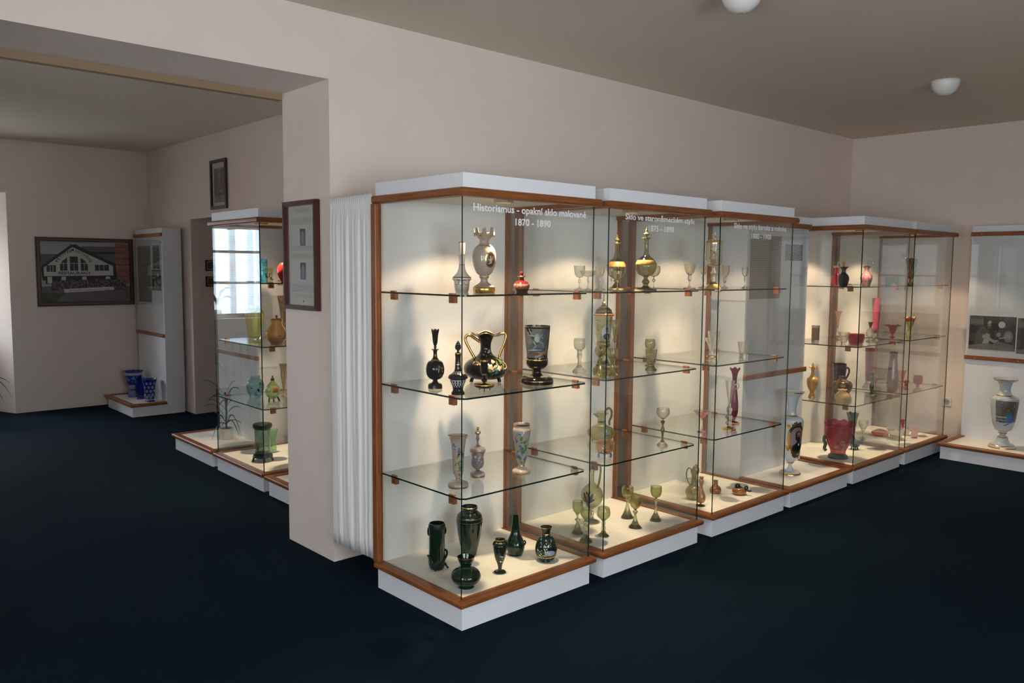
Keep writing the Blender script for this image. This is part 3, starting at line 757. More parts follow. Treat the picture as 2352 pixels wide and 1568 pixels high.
V('decanter', 'small mauve decanter with finial stopper between two painted vases', 'decanter', 'B', 1007, 1448, Z3,
  [(68,1464),(67,1440),(60,1428),(30,1415),(15,1404),(40,1385),(52,1368),(58,1260),(71,1238),(68,1215),(35,1195),(18,1185),(18,1125),(38,1116)], MAUVE,
  bands=[(1448,1466,GOLD),(1240,1250,GOLD),(1404,1412,GOLD),(1112,1119,GOLD),(1182,1188,GOLD)], deco=flow3((-45,45),1270,1330,41,[E_WHITE,E_TEAL,E_BLUE,E_WHITE],14,(5,13)),
  parts=[('lathe','stopper',[(15,1116),(12,1095),(28,1072),(24,1056),(10,1046),(14,1032),(4,1018)],MAUVE,dict(bands=[(1018,1040,GOLD),(1062,1070,GOLD)]))])
def reed(it, mb):
    it.scatter(mb, -45, 45, 1110, 1340, [E_GREEN, E_TEAL, E_GREEN, E_BLUE], 34, (8, 22), 51); it.scatter(mb, -20, 20, 1055, 1080, [E_BLUE, E_WHITE], 8, (7, 14), 52); it.decal(mb, -52, 1125, 6, 26, E_BROWN, .001, .5)
V('vase', 'taupe vase with painted reeds and blue blossoms next to the right glass', 'vase', 'B', 1402, 1412, Z3,
  [(84,1432),(82,1408),(70,1398),(35,1378),(28,1362),(40,1330),(60,1200),(76,1090),(81,1040),(72,1016),(75,990)], BEIGE, hollow=1330, bands=[(988,1002,GOLD),(1360,1368,GOLD),(1420,1434,GOLD)], deco=reed)
# ================= case 1, floor
V('cylinder_vase', 'dark green cylinder vase on clawed feet with a metal branch round it', 'vase', 'C', 675, 925, ZF,
  [(62,930),(74,905),(75,760),(76,600),(78,560),(80,535),(78,512),(72,497)], DGREEN, hollow=880, bands=[(500,548,PEWTERG)],
  parts=[('tube','branch',[(-85,805,0),(-60,815,-60),(0,905,-78),(50,850,-65),(90,800,-20),(92,765,0),(70,760,30)],11,PEWTERG),
         ('tube','ring_handle',[(-78,540),(-84,570),(-82,600),(-72,612),(-70,580)],7,PEWTERG), ('tube','ring_handle',[(78,540),(84,565),(80,590),(72,600),(72,570)],7,PEWTERG),
         ('tube','foot',[(-20,900,-70),(-16,945,-85),(-14,968,-95)],9,PEWTERG), ('tube','foot',[(75,870,-20),(95,905,-25),(108,915,-25)],9,PEWTERG), ('tube','foot',[(-30,880,70),(-36,905,85),(-40,912,95)],9,PEWTERG)])
V('urn', 'tallest dark green vase on the case floor, with shouldered body', 'vase', 'C', 982, 795, ZF,
  [(62,806),(68,795),(72,770),(100,650),(120,520),(124,450),(110,410),(80,385),(72,372),(78,352),(76,338)], DGREEN, hollow=760, bands=[(434,440,E_BROWN),(468,474,E_BROWN),(338,346,GOLD)])
V('squat_vase', 'squat dark green vase with flared neck at the front corner', 'vase', 'C', 950, 1100, ZF,
  [(78,1122),(80,1102),(68,1086),(120,1050),(143,1005),(130,962),(85,925),(56,910),(55,896),(70,860),(84,815)], DGREEN, hollow=1040, bands=[(1055,1062,OLIVEL),(1112,1124,GOLD),(815,822,GOLD)])
V('footed_vase', 'small dark green footed vase with gilt rim and pale sprig', 'vase', 'C', 1272, 962, ZF,
  [(61,985),(62,970),(52,952),(20,944),(18,925),(50,820),(63,735),(62,702),(47,682),(42,665),(49,650)], DGREEN, hollow=880, bands=[(650,660,GOLD),(676,684,GOLD)], deco=flow3((0,40),790,870,61,[E_WHITE,E_PURPLE,E_GREYL],14,(4,10)),
  parts=[('tube','handle',[(-45,670),(-62,690),(-58,720)],7,DGREEN), ('tube','handle',[(48,670),(64,690),(60,720)],7,DGREEN)])
V('long_neck_vase', 'dark green long necked vase with small lugs near the right trim', 'vase', 'C', 1418, 795, ZF,
  [(55,812),(62,800),(84,745),(88,700),(72,650),(46,590),(34,500),(28,428)], DGREEN, hollow=760,
  parts=[('tube','handle',[(-85,660),(-98,680),(-84,705)],8,DGREEN), ('tube','handle',[(82,660),(96,680),(84,705)],8,DGREEN)])
def blossom(it, mb):
    it.decal(mb, 42, 755, 52, 26, E_BLUE if False else mat('enamel_pale_blue',(.34,.36,.50),.3), .0006); it.scatter(mb, -80, 60, 715, 790, [E_WHITE, E_GREYL, E_CREAM], 36, (4, 10), 71)
    for dx in (-45, 0, 45): it.scatter(mb, dx-5, dx+5, 600, 700, [E_GREYL], 9, (4, 8), 72+dx); it.scatter(mb, dx-4, dx+4, 800, 850, [E_GREYL], 5, (4, 7), 80+dx)
V('painted_bottle', 'dark vase with white blossom and pale blue cloud band', 'vase', 'C', 1708, 852, ZF,
  [(52,868),(60,856),(86,820),(104,750),(98,700),(70,635),(40,600),(38,585),(55,532)], DGREEN, hollow=820, bands=[(796,802,GOLD),(592,600,GOLD),(532,540,GOLD),(855,870,GOLD)], deco=blossom)

# ================= case 2, top shelf
WG = lambda f: [(130*f[0],f[1]+10),(125*f[0],f[1]-2),(60*f[0],f[1]-30),(18,f[1]-60),(10,f[1]-110),(10,f[2]+120),(25,f[2]+100),(28,f[2]+60),(15,f[2]+30),(12,f[2]+10),(70*f[3],f[2]-20),(105*f[3],f[2]-80),(120*f[3],f[2]-160),(128*f[3],f[4])]
V('wine_glass', 'straight sided clear wine glass behind the right pane of the nearest case', STEMG, 'X', 300, 1400, Z1, WG((1,1400,1120,1,850)), G_OLIVEP, 1, .36, hollow=1130)
V('coupe_glass', 'shallow coupe glass between two wine glasses', STEMG, 'X', 495, 1400, Z1, [(110,1410),(105,1398),(60,1375),(15,1345),(10,1300),(10,1230),(25,1200),(25,1150),(12,1110),(80,1092),(140,1060),(172,1000),(185,955)], G_OLIVEP, 1, .30, hollow=1100)
V('wine_glass', 'clear wine glass left of the gilt shouldered decanter', STEMG, 'X', 765, 1405, Z1, WG((1,1405,1110,.85,880)), G_OLIVEP, 1, .36, hollow=1120)
V('decanter', 'round footed decanter with gilt shoulder, nearer the left pane of the second case', 'decanter', 'X', 1125, 1420, Z1,
  [(170,1440),(168,1405),(90,1360),(60,1310),(45,1290),(30,1270),(62,1235),(40,1200),(70,1180),(140,1140),(195,1060),(215,960),(210,880),(170,800),(100,740),(65,690),(50,620),(42,500),(45,420),(60,392),(92,388),(90,380)], G_OLIVE, 1, .40,
  hollow=1150, bands=[(800,915,noise_col(mat('gilt_amber',(.45,.25,.07),.22,.5,coat=.4),(.17,.14,.06),(.52,.27,.07),ns=55,lo=.36,hi=.6)),(1400,1445,OLIVEL),(376,392,OLIVEL)],
  parts=[('lathe','stopper',[(40,400),(30,375),(22,350),(62,312),(62,295),(30,275),(25,240),(30,215),(14,190),(6,160),(3,120)],OLIVEL)])
V('cordial_glass', 'small goblet in front of the left gilt shouldered decanter', STEMG, 'X', 1155, 1448, Z1, [(95,1456),(92,1446),(50,1430),(18,1390),(10,1300),(20,1260),(24,1235),(14,1205),(65,1180),(95,1100),(100,1000)], G_GOLDTINT, 1, .16, hollow=1190)
V('cordial_glass', 'thin stemmed glass beside the small goblet by the pane edge', STEMG, 'X', 1018, 1440, Z1, [(80,1448),(76,1438),(40,1420),(12,1380),(9,1240),(22,1200),(10,1150),(40,1110),(60,1040),(62,960)], G_OLIVEP, 1, .28, hollow=1120)
V('decanter', 'taller round footed decanter with gilt shoulder and diamond stopper', 'decanter', 'X', 1790, 1400, Z1,
  [(250,1440),(256,1420),(250,1392),(170,1360),(80,1320),(55,1280),(88,1205),(60,1160),(40,1120),(80,1080),(150,1050),(215,960),(240,860),(222,770),(150,680),(75,620),(50,540),(46,350),(55,250),(102,228),(102,216)], G_OLIVE, 1, .14,
  hollow=1060, bands=[(720,815,MATS['gilt_amber']),(1380,1445,OLIVEL),(214,232,OLIVEL),(1120,1290,OLIVEL)],
  parts=[('lathe','stopper',[(40,240),(30,215),(12,190),(72,130),(60,118),(25,80),(30,50),(18,30),(8,-10),(3,-60)],OLIVEL)])
V('cordial_glass', 'small round goblet with knopped stem right of the taller decanter', STEMG, 'X', 1972, 1362, Z1, [(80,1368),(78,1360),(20,1340),(10,1290),(10,1200),(46,1160),(12,1115),(20,1085),(80,1060),(135,980),(145,910),(130,835)], G_GOLDTINT, 1, .27, hollow=1075)
# ================= case 2, second shelf
V('roemer_glass', 'pale green roemer with round bowl seen through the nearest case', STEMG, 'Y', 288, 1372, Z2,
  [(112,1392),(113,1362),(70,1322),(40,1280),(28,1262),(34,1248),(24,1200),(40,1140),(44,1118),(30,1110),(46,1100),(35,1085),(44,1060),(36,1040),(75,1005),(98,930),(96,870),(88,832)], G_OLIVEP, hollow=1020)
def port(it, mb):
    it.decal(mb, 52, 730, 92, 132, GOLD, .0006, n=24); it.decal(mb, 52, 730, 86, 126, E_GREYL, .001, n=24)
    it.decal(mb, 56, 795, 60, 52, E_BLACK, .0014); it.decal(mb, 58, 805, 14, 44, E_WHITE, .0018); it.decal(mb, 58, 690, 24, 34, E_SKIN, .0018); it.decal(mb, 56, 660, 26, 14, E_BROWN, .0022)
    it.scatter(mb, -110, -60, 600, 700, [E_BROWN, E_OCHRE], 12, (6, 16), 91)
V('lidded_goblet', 'tall green lidded goblet with oval portrait and gilt rings', 'goblet', 'Y', 672, 1365, Z2,
  [(172,1388),(174,1355),(140,1290),(90,1205),(60,1130),(35,1055),(60,1000),(110,962),(122,920),(112,890),(120,800),(140,600),(150,470)], G_OLIVE, hollow=900,
  bands=[(1340,1390,OLIVEL),(1270,1295,OLIVEL),(545,552,GOLD),(890,960,OLIVEL)], deco=port,
  parts=[('lathe','lid',[(168,462),(172,440),(140,412),(128,370),(85,330),(40,290),(24,265),(42,250),(22,235),(12,170),(8,110),(3,85)],G_OLIVE,dict(bands=[(430,464,COPPERG),(240,262,GOLD),(85,240,OLIVEL)]))])
RO = lambda c: c
V('roemer_glass', 'olive roemer glass standing front left before the lidded goblet', STEMG, 'Y', 630, 1455, Z2,
  [(100,1478),(98,1460),(60,1425),(34,1350),(28,1200),(40,1135),(75,1095),(88,1030),(80,962)], G_OLIVE, hollow=1120, bands=[(1150,1480,mat('olive_gilt_glass',(.30,.26,.08),.12,.3,coat=.5))])
V('roemer_glass', 'olive roemer glass standing right beside the case pane, before the slim flute', STEMG, 'Y', 825, 1425, Z2,
  [(95,1446),(93,1428),(60,1390),(36,1320),(30,1235),(50,1175),(85,1135),(90,1070),(82,998)], G_OLIVE, hollow=1150, bands=[(1170,1448,MATS['olive_gilt_glass'])])
V('flute_vase', 'slim green enamelled flute vase behind the lidded goblet', 'vase', 'Y', 862, 1290, Z2,
  [(70,1302),(66,1290),(20,1270),(14,1150),(18,1000),(24,900),(36,850),(30,840),(40,740),(54,600),(62,528)], G_OLIVE, hollow=900, deco=flow3((-25,30),560,670,95,[E_BLUE,E_OCHRE,E_GREYL],14,(6,12)))
V('roemer_glass', 'round bowled green glass half hidden behind a flowered beaker', STEMG, 'Y', 1440, 1278, Z2,
  [(85,1290),(82,1280),(30,1250),(18,1150),(30,1030),(60,1000),(83,940),(82,890),(72,845)], G_OLIVE, hollow=1010, deco=flow3((-60,60),890,950,96,[E_BLUE,E_GREYL,E_PINK],10,(6,14)))
V('footed_beaker', 'green footed beaker enamelled with small flowers', 'beaker', 'Y', 1460, 1345, Z2,
  [(98,1358),(96,1345),(85,1325),(55,1288),(50,1258),(70,1242),(76,1200),(86,1100),(98,1010)], G_OLIVE, hollow=1230, bands=[(1235,1262,OLIVEL),(1350,1360,COPPERG)], deco=flow3((-70,70),1050,1170,97,[E_BLUE,E_PINK,E_WHITE,E_OCHRE],26,(5,12)))
# ================= case 2, third shelf
V('jug', 'olive jug with loop handle and pinched lip on the third shelf', 'jug', 'E', 525, 1500, Z3,
  [(60,1512),(120,1500),(158,1450),(165,1410),(130,1368),(75,1342),(52,1312),(46,1262),(50,1218),(66,1198),(86,1188)], G_OLIVE, hollow=1480, rim=('wave',2,10,1260), bands=[(1300,1340,mat('olive_glaze_glass',(.20,.21,.08),.08,coat=.6))], deco=flow3((0,90),1380,1450,98,[E_BLUE,E_TEAL],8,(10,20)),
  parts=[('tube','handle',[(42,1200),(50,1155),(85,1132),(118,1160),(118,1230),(96,1285),(98,1338)],13,MATS['olive_glaze_glass']), ('tube','spout',[(-35,1235),(-70,1208),(-92,1195)],20,MATS['olive_glaze_glass']),
         ('tube','foot',[(-100,1495),(-108,1525)],11,OLIVEL), ('tube','foot',[(100,1495),(108,1525)],11,OLIVEL)])
V('footed_bowl', 'amber pink glass bowl on blue feet in front of the olive jug', 'bowl', 'F', 503, 215, Z3,
  [(40,190),(70,178),(92,140),(98,100),(106,76)], glass('pink_amber_glass', (.80,.56,.42)), hollow=170, deco=flow3((-70,70),100,160,99,[E_OCHRE,E_WHITE,E_BROWN],16,(5,12)),
  parts=[('lathe','lid',[(100,78),(88,62),(50,48),(20,42)],MATS['pink_amber_glass']), ('tube','foot',[(-58,175,-20),(-66,200,-28),(-60,222,-30)],11,mat('blue_glass_foot',(.03,.12,.40),.1,coat=.5)), ('tube','foot',[(58,175,-20),(66,200,-28),(60,222,-30)],11,MATS['blue_glass_foot']), ('tube','foot',[(0,180,60),(0,205,70),(0,222,66)],11,MATS['blue_glass_foot'])])
V('wine_glass', 'pinkish round wine glass on a green stem, alone on the third shelf', STEMG, 'F', 1112, 100, Z3,
  [(60,118),(58,100),(40,78),(15,50),(10,0),(14,-30),(22,-60),(8,-110),(22,-155),(6,-165),(40,-195),(68,-240),(66,-275),(64,-290)], glass('rose_clear_glass', (.93,.86,.82)), hollow=-180, bands=[(-160,60,OLIVEL)])
# ================= case 2, floor
def eagle(it, mb):
    for dx, y, a, c, r in ((-40,640,14,60,0),(-72,630,16,52,.4),(-10,630,16,52,-.4),(-80,665,10,40,.9),(-4,665,10,40,-.9),(-55,585,9,20,.5),(-28,585,9,20,-.5),(-40,700,20,24,0)):
        it.decal(mb, dx, y, a, c, E_BLACK, .0007, r)
    it.decal(mb, -40, 645, 13, 22, E_RED, .0013); it.decal(mb, -40, 572, 10, 10, E_OCHRE, .0013)
V('ewer', 'olive ewer with tall handle and a black double eagle crest', 'jug', 'F', 363, 915, ZF,
  [(76,938),(78,918),(68,900),(28,880),(18,850),(28,820),(15,790),(22,770),(50,752),(100,700),(117,632),(102,572),(60,528),(28,498),(20,440),(22,380),(32,338),(40,318)], G_OLIVE, hollow=740, bands=[(918,940,OLIVEL),(748,758,COPPERG)], deco=eagle,
  parts=[('tube','handle',[(26,350),(48,306),(74,308),(86,350),(80,430),(68,510),(52,552)],11,mat('olive_glaze',(.22,.23,.07),.08,coat=.6))])
RG = [((212,1030),[(66,1046),(64,1030),(48,1008),(25,950),(14,905),(30,888),(12,872),(20,825),(45,795),(56,742),(52,690)],'green wine glass farthest left on the second case floor'),
      ((300,1122),[(72,1142),(70,1122),(60,1102),(24,1060),(17,1000),(30,965),(22,940),(30,915),(15,895),(36,870),(60,830),(52,768)],'green wine glass with ringed stem nearest the front left'),
      ((487,1058),[(65,1074),(62,1058),(40,1038),(20,1000),(24,975),(17,955),(22,930),(16,905),(36,882),(66,850),(70,812),(60,762)],'green wine glass with beaded stem beside the front corner edge'),
      ((740,870),[(69,890),(66,872),(54,845),(26,780),(14,715),(20,665),(45,645),(60,600),(62,565),(57,538)],'tall green trumpet footed glass at the back of the second case floor'),
      ((823,972),[(71,990),(68,970),(45,942),(20,880),(16,822),(28,805),(14,785),(45,752),(60,710),(56,648)],'green glass with collared stem in the middle of the second case floor'),
      ((1040,900),[(63,918),(60,900),(50,875),(20,815),(12,725),(24,690),(24,678),(12,660),(40,642),(58,600),(58,536)],'green glass with dark knop standing by the right trim')]
for (cx_, by_), pr, lb in RG:
    hb = [y for w, y in pr][-4]
    V('roemer_glass', lb, STEMG, 'F', cx_, by_, ZF, pr, glass('spring_olive_glass', (.62,.64,.36)), hollow=hb, group='green stemmed glasses on the second case floor')
# ================= case 3, top shelf
FG = lambda cx, b, t, w: [(75*w,b+8),(72*w,b-2),(20,b-15),(11,b-80),(24*w,b-110),(18*w,b-140),(45*w,b-180),(60*w,b-230),(66*w,t)]
V('faceted_goblet', 'left faceted clear goblet near the second case right edge', STEMG, 'D', 1487, 1182, Z1, FG(0,1182,903,1), G_GOLDTINT, 1, .32, hollow=1010, flat=10)
V('faceted_goblet', 'faceted clear goblet close beside the big gilt lidded goblet', STEMG, 'D', 1640, 1182, Z1, FG(0,1182,948,.8), G_GOLDTINT, 1, .36, hollow=1020, flat=10)
V('lidded_goblet', 'big glittering engraved glass goblet with domed lid', 'goblet', 'G', 300, 1150, Z1,
  [(96,1166),(94,1150),(80,1122),(34,1072),(22,1000),(34,960),(22,890),(75,872),(90,845),(95,700),(96,612)], G_GOLDTINT, 1, .20, hollow=860, bands=[(1095,1168,mat('gilt_lustre',(.72,.52,.22),.2,.6,coat=.4))], deco=flow3((-60,60),650,850,101,[E_CREAM,E_OCHRE],20,(5,14)),  # gold lamplight on the clear foot and lid, painted as lustre bands
  parts=[('lathe','lid',[(98,612),(98,598),(92,578),(40,565),(14,552),(28,510),(26,495),(10,480),(4,462)],G_GOLDTINT,dict(bands=[(585,612,MATS['gilt_lustre'])]))])
V('faceted_goblet', 'gilt lit faceted glass just right of the big lidded goblet', STEMG, 'G', 440, 1172, Z1, [(46,1180),(44,1170),(14,1150),(10,1110),(22,1080),(16,1050),(34,1020),(48,980),(56,900)], G_GOLDTINT, 1, .24, hollow=1030, flat=10)
V('oval_goblet', 'thin oval clear glass farther right on the third case top shelf', STEMG, 'G', 680, 1168, Z1, [(40,1176),(38,1166),(10,1150),(7,1080),(14,1060),(8,1040),(30,1010),(40,970),(36,920)], G_CLEAR, 1, .22, hollow=1030)
# ================= case 3, second shelf
V('beaker_glass', 'clear cut beaker standing behind a flared clear vase', 'beaker', 'H', 303, 505, Z2, [(60,512),(58,500),(55,400),(66,300),(75,208)], G_CLEAR, hollow=480, flat=12)
V('flared_vase', 'clear flared trumpet vase with gilt knop on the third case shelf', 'vase', 'H', 282, 560, Z2, [(66,572),(62,556),(45,545),(15,535),(62,515),(60,505),(12,490),(18,470),(42,400),(58,350),(84,312),(90,294)], G_CLEAR, hollow=455, bands=[(505,520,GOLD)])
V('tumbler', 'ribbed clear tumbler alone on the third case middle shelf', 'tumbler', 'H', 667, 525, Z2, [(55,538),(52,522),(58,440),(68,372),(73,338)], G_CLEAR, hollow=500, flat=14)
# ================= case 3, third shelf
V('martini_glass', 'pink cone shaped glass on a thin stem', STEMG, 'H', 165, 1418, Z3, [(56,1426),(54,1416),(20,1406),(7,1390),(7,1265),(28,1242),(102,1168)], G_PINK, hollow=1255)
V('tall_vase', 'tall purple vase with gilt ruffled rim', 'vase', 'H', 545, 1308, Z3, [(72,1326),(70,1308),(50,1298),(16,1285),(26,1258),(48,1190),(52,1120),(40,980),(26,850),(30,740),(44,690),(62,656)], G_PURP, hollow=1240, rim=('wave',6,10,720), bands=[(648,668,COPPERG),(1300,1330,COPPERG)])
V('handled_vase', 'clear slender vase with side loop in front of the purple vase', 'vase', 'H', 490, 1378, Z3, [(80,1390),(78,1376),(30,1366),(18,1345),(40,1310),(20,1280),(46,1245),(24,1205),(36,1150),(18,1100),(30,1000),(48,880),(58,800)], G_CLEAR, hollow=1080, bands=[(1366,1392,GOLD)],
  parts=[('tube','handle',[(50,860),(85,835),(102,855),(92,890),(60,900)],8,G_CLEAR)])
# ================= case 3, floor
V('ewer', 'brown lustre ewer with loop handle and raised lip', 'jug', 'I', 185, 922, ZF, [(66,942),(92,900),(108,830),(92,782),(48,742),(38,690),(34,625),(40,600),(48,572),(40,545)], OLIVEL, hollow=890, rim=('wave',1,0,600),
  parts=[('lathe','spout',[(36,605),(46,570),(42,530),(28,500),(12,482)],OLIVEL,dict(dx=18)), ('tube','handle',[(-28,592),(-45,540),(-78,538),(-98,600),(-88,680),(-52,748)],9,OLIVEL)])
V('bud_vase', 'small brown bud vase with pinched top on a dark foot', 'vase', 'I', 275, 1012, ZF, [(62,1024),(60,1010),(12,998),(10,985),(48,962),(62,912),(46,850),(26,800),(22,745),(32,685),(26,668),(32,640)], COPPERG, hollow=960, bands=[(998,1026,E_BLACK)])
V('bottle_vase', 'small squat copper vase with short neck behind the front edge', 'vase', 'I', 465, 850, ZF, [(56,864),(62,845),(74,805),(58,770),(34,752),(28,720),(30,686)], COPPERG, hollow=830, bands=[(686,735,OLIVEL)])
V('apple_vase', 'low copper apple shaped vase with curled green leaves', 'vase', 'I', 772, 865, ZF, [(46,880),(85,850),(94,815),(72,782),(42,774)], COPPERG, hollow=850,
  parts=[('tube','leaf_curl',[(-10,790,-10),(-45,760,-30),(-30,732,-40),(0,742,-30),(-12,764,-20)],13,PEWTERG), ('tube','leaf_curl',[(70,810,-30),(100,770,-40),(85,745,-40),(70,770,-45),(110,805,-40),(150,800,-40)],12,PEWTERG)])
# ================= the two big porcelain vases on the open panels
def portrait(it, mb):
    it.decal(mb, 82, 940, 142, 230, mat('dark_bronze_leaf',(.06,.045,.01),.35), .0006, .05, n=28); it.scatter(mb, -20, 130, 690, 800, [MATS['dark_bronze_leaf']], 14, (25, 50), 121); it.scatter(mb, 10, 130, 1090, 1210, [MATS['dark_bronze_leaf']], 14, (20, 45), 122)
    it.decal(mb, 70, 940, 128, 205, GOLD, .0012, n=32); it.decal(mb, 84, 940, 108, 184, mat('portrait_backdrop',(.20,.16,.17),.4), .0018, n=32)
    it.scatter(mb, -62, -20, 730, 800, [GOLD], 8, (14, 26), 123); it.scatter(mb, -62, -10, 1040, 1130, [GOLD], 10, (14, 26), 124)
    SKN = mat('portrait_skin', (.20, .105, .075), .4); HAIR = mat('portrait_hair', (.022, .013, .010), .4)
    it.decal(mb, 90, 1062, 82, 60, E_BLACK, .0022, n=20); it.decal(mb, 100, 1010, 46, 30, E_BLACK, .0023); it.decal(mb, 104, 1018, 10, 22, E_WHITE, .0026, .1)
    it.decal(mb, 96, 875, 46, 62, HAIR, .0026); it.decal(mb, 90, 920, 38, 40, HAIR, .0026); it.decal(mb, 104, 878, 28, 46, SKN, .003); it.decal(mb, 102, 852, 26, 20, mat('portrait_brow', (.27, .15, .11), .4), .0031)
    it.decal(mb, 102, 948, 32, 50, HAIR, .0034); it.decal(mb, 103, 915, 20, 9, HAIR, .0035); it.decal(mb, 94, 876, 8, 3.5, E_BLACK, .0036); it.decal(mb, 113, 876, 7, 3.5, E_BLACK, .0036); it.decal(mb, 104, 893, 4, 12, MATS['portrait_brow'], .0036)
V('porcelain_vase', 'big pale blue vase with a gilt framed portrait of a bearded man', 'vase', 'Z', 222, 1482, ZF-.004,
  [(156,1508),(160,1482),(150,1456),(70,1432),(36,1392),(25,1345),(50,1318),(58,1305),(58,1296),(100,1250),(130,1150),(155,850),(168,700),(164,668),(120,632),(76,612),(68,600),(60,560),(62,480),(75,400),(110,310),(158,262),(166,250)], PALEBLUE, hollow=1240,
  bands=[(1456,1510,GOLD),(1296,1320,GOLD),(600,618,GOLD),(250,262,GOLD)], deco=portrait)
def lady(it, mb):
    it.decal(mb, 45, 760, 170, 185, mat('painted_interior',(.12,.11,.09),.4), .0006, square=True, n=32); it.decal(mb, -70, 740, 40, 170, mat('painted_curtain',(.17,.17,.18),.4), .0011, square=True); it.decal(mb, 175, 760, 40, 170, MATS['painted_curtain'], .0011, square=True)
    it.decal(mb, 90, 880, 78, 72, E_BLUE, .0016, n=20); it.decal(mb, 70, 790, 52, 28, E_TEAL, .002, .2); it.decal(mb, 58, 720, 30, 36, E_BROWN, .002); it.decal(mb, 62, 728, 18, 24, E_SKIN, .0024); it.decal(mb, -30, 850, 85, 8, E_CREAM, .002); it.decal(mb, -30, 905, 85, 7, E_GREYL, .002)
    it.decal(mb, 30, 985, 30, 6, E_BLACK, .0016, .5); it.decal(mb, 60, 970, 30, 6, E_BLACK, .0016, .3)
V('porcelain_vase', 'pale blue vase painted with a seated woman in a blue dress', 'vase', 'Q', 455, 1395, ZF-.004,
  [(207,1428),(211,1380),(190,1345),(120,1312),(92,1262),(85,1218),(58,1196),(40,1178),(65,1152),(66,1136),(120,1090),(160,1000),(200,750),(214,580),(210,546),(150,512),(118,490),(86,440),(88,350),(120,270),(188,230),(195,218)], PALEBLUE, hollow=1080,
  bands=[(1375,1430,GOLD),(1340,1350,GOLD),(1136,1160,GOLD),(1208,1222,GOLD),(490,505,GOLD),(218,230,GOLD)], deco=lady)
# ================= case 5
V('ruby_jug', 'red and purple vase with flared gilt lip and clear loop stopper', 'vase', 'K', 590, 975, Z1, [(45,990),(60,940),(68,885),(52,835),(26,805),(22,765),(38,728),(52,712)], G_RUBY, 1, .34, hollow=960, rim=('wave',3,8,770), bands=[(708,735,E_CREAM)],
  parts=[('tube','stopper',[(5,730),(12,670),(32,645),(48,670),(38,715)],8,G_CLEAR)])
V('dark_jug', 'near black vase with amber stopper overlapping the red one', 'vase', 'K', 685, 985, Z1, [(50,994),(64,940),(73,880),(56,835),(30,805),(28,770),(40,745),(58,730)], BLACK, 1, .22, rim=('wave',3,8,780), bands=[(728,800,mat('dark_ruby',(.06,.006,.01),.1,coat=.5))],
  parts=[('lathe','stopper',[(14,740),(18,690),(18,640),(12,628)],G_AMBER)])
V('mottled_vase', 'mottled red brown vase with clear ring stopper', 'vase', 'K', 995, 985, Z1, [(48,992),(62,945),(78,880),(60,830),(30,800),(26,775),(36,745),(50,728)], noise_col(mat('mottled_red',(.2,.06,.05),.12,coat=.4),(.09,.02,.02),(.32,.15,.13),ns=70), 1, .26, rim=('wave',2,10,780),
  parts=[('tube','stopper',[(22,740),(12,680),(28,640),(60,640),(72,680),(50,735)],7,G_CLEAR)])
V('smoky_tumbler', 'dark smoky tumbler near the left edge of the case', 'tumbler', 'K2', 308, 318, Z2, [(46,326),(48,312),(50,220),(52,100)], glass('smoke_glass',(.20,.16,.15)), hollow=300, bands=[(95,135,G_CLEAR)])
V('flute_glass', 'tall clear flute with red core', 'vase', 'K2', 605, 292, Z2, [(72,302),(68,292),(20,284),(8,270),(12,150),(18,0),(34,-60),(50,-92)], glass('blush_glass',(.92,.62,.55)), hollow=140)
V('flared_tumbler', 'clear flared tumbler left of the red bowl', 'tumbler', 'K2', 690, 352, Z2, [(36,362),(32,348),(46,300),(64,235),(76,190)], G_CLEAR, hollow=330)
V('red_bowl', 'bright red straight sided bowl on the middle shelf', 'bowl', 'K2', 855, 342, Z2, [(62,360),(88,342),(102,300),(108,215)], mat('cherry_red_glass',(.42,.02,.035),.1,coat=.6), hollow=330)
V('stoppered_bottle', 'small clear bottle with red funnel stopper', 'bottle', 'K2', 1045, 318, Z2, [(52,326),(50,316),(12,288),(48,235),(46,180),(22,140),(14,128)], G_CLEAR, hollow=270,
  parts=[('lathe','stopper',[(10,135),(14,118),(30,54)],mat('dull_red_glass',(.30,.06,.055),.12,coat=.5))])
V('tall_red_vase', 'tall raspberry vase with clear foot, on the middle shelf', 'vase', 'K2', 1120, 285, Z2, [(44,294),(40,282),(14,255),(16,190),(32,165),(39,60),(50,-100),(63,-280)], mat('raspberry_opal',(.40,.055,.10),.12,coat=.5), 1, .215, hollow=150, bands=[(190,295,G_CLEAR)])
V('amber_jug', 'honey amber vase with slim neck and glass rod', 'vase', 'K2', 262, 1068, Z3, [(48,1078),(44,1050),(28,1002),(58,940),(74,870),(70,820),(40,790),(26,760),(22,705),(38,670),(52,660)], AMBERO, hollow=985, rim=('wave',5,9,720), deco=flow3((20,50),850,900,131,[E_BLACK,E_BROWN],4,(5,10)),
  parts=[('lathe','glass_rod',[(10,700),(10,610),(6,604)],AMBERO)])
V('black_jug', 'black purple jug with curved handle', 'jug', 'K2', 628, 880, Z3, [(66,892),(72,800),(84,650),(90,600),(88,535)], mat('aubergine_glass',(.015,.005,.012),.08,coat=.6), 1, .53, hollow=860,
  parts=[('tube','handle',[(82,590),(112,592),(122,640),(100,705),(64,765)],12,MATS['aubergine_glass'])])
V('round_pot', 'dark bronze round pot with short neck behind the butter vase', 'vase', 'K2', 670, 1005, Z3, [(78,1030),(118,960),(130,905),(105,855),(56,832),(46,815),(48,788)], BRONZE, hollow=1000)
V('butter_vase', 'small butter yellow vase with flared rim', 'vase', 'K2', 670, 1138, Z3, [(60,1152),(72,1115),(96,1062),(72,1012),(46,988),(62,964)], BUTTER, hollow=1120, rim=('wave',6,4,990))
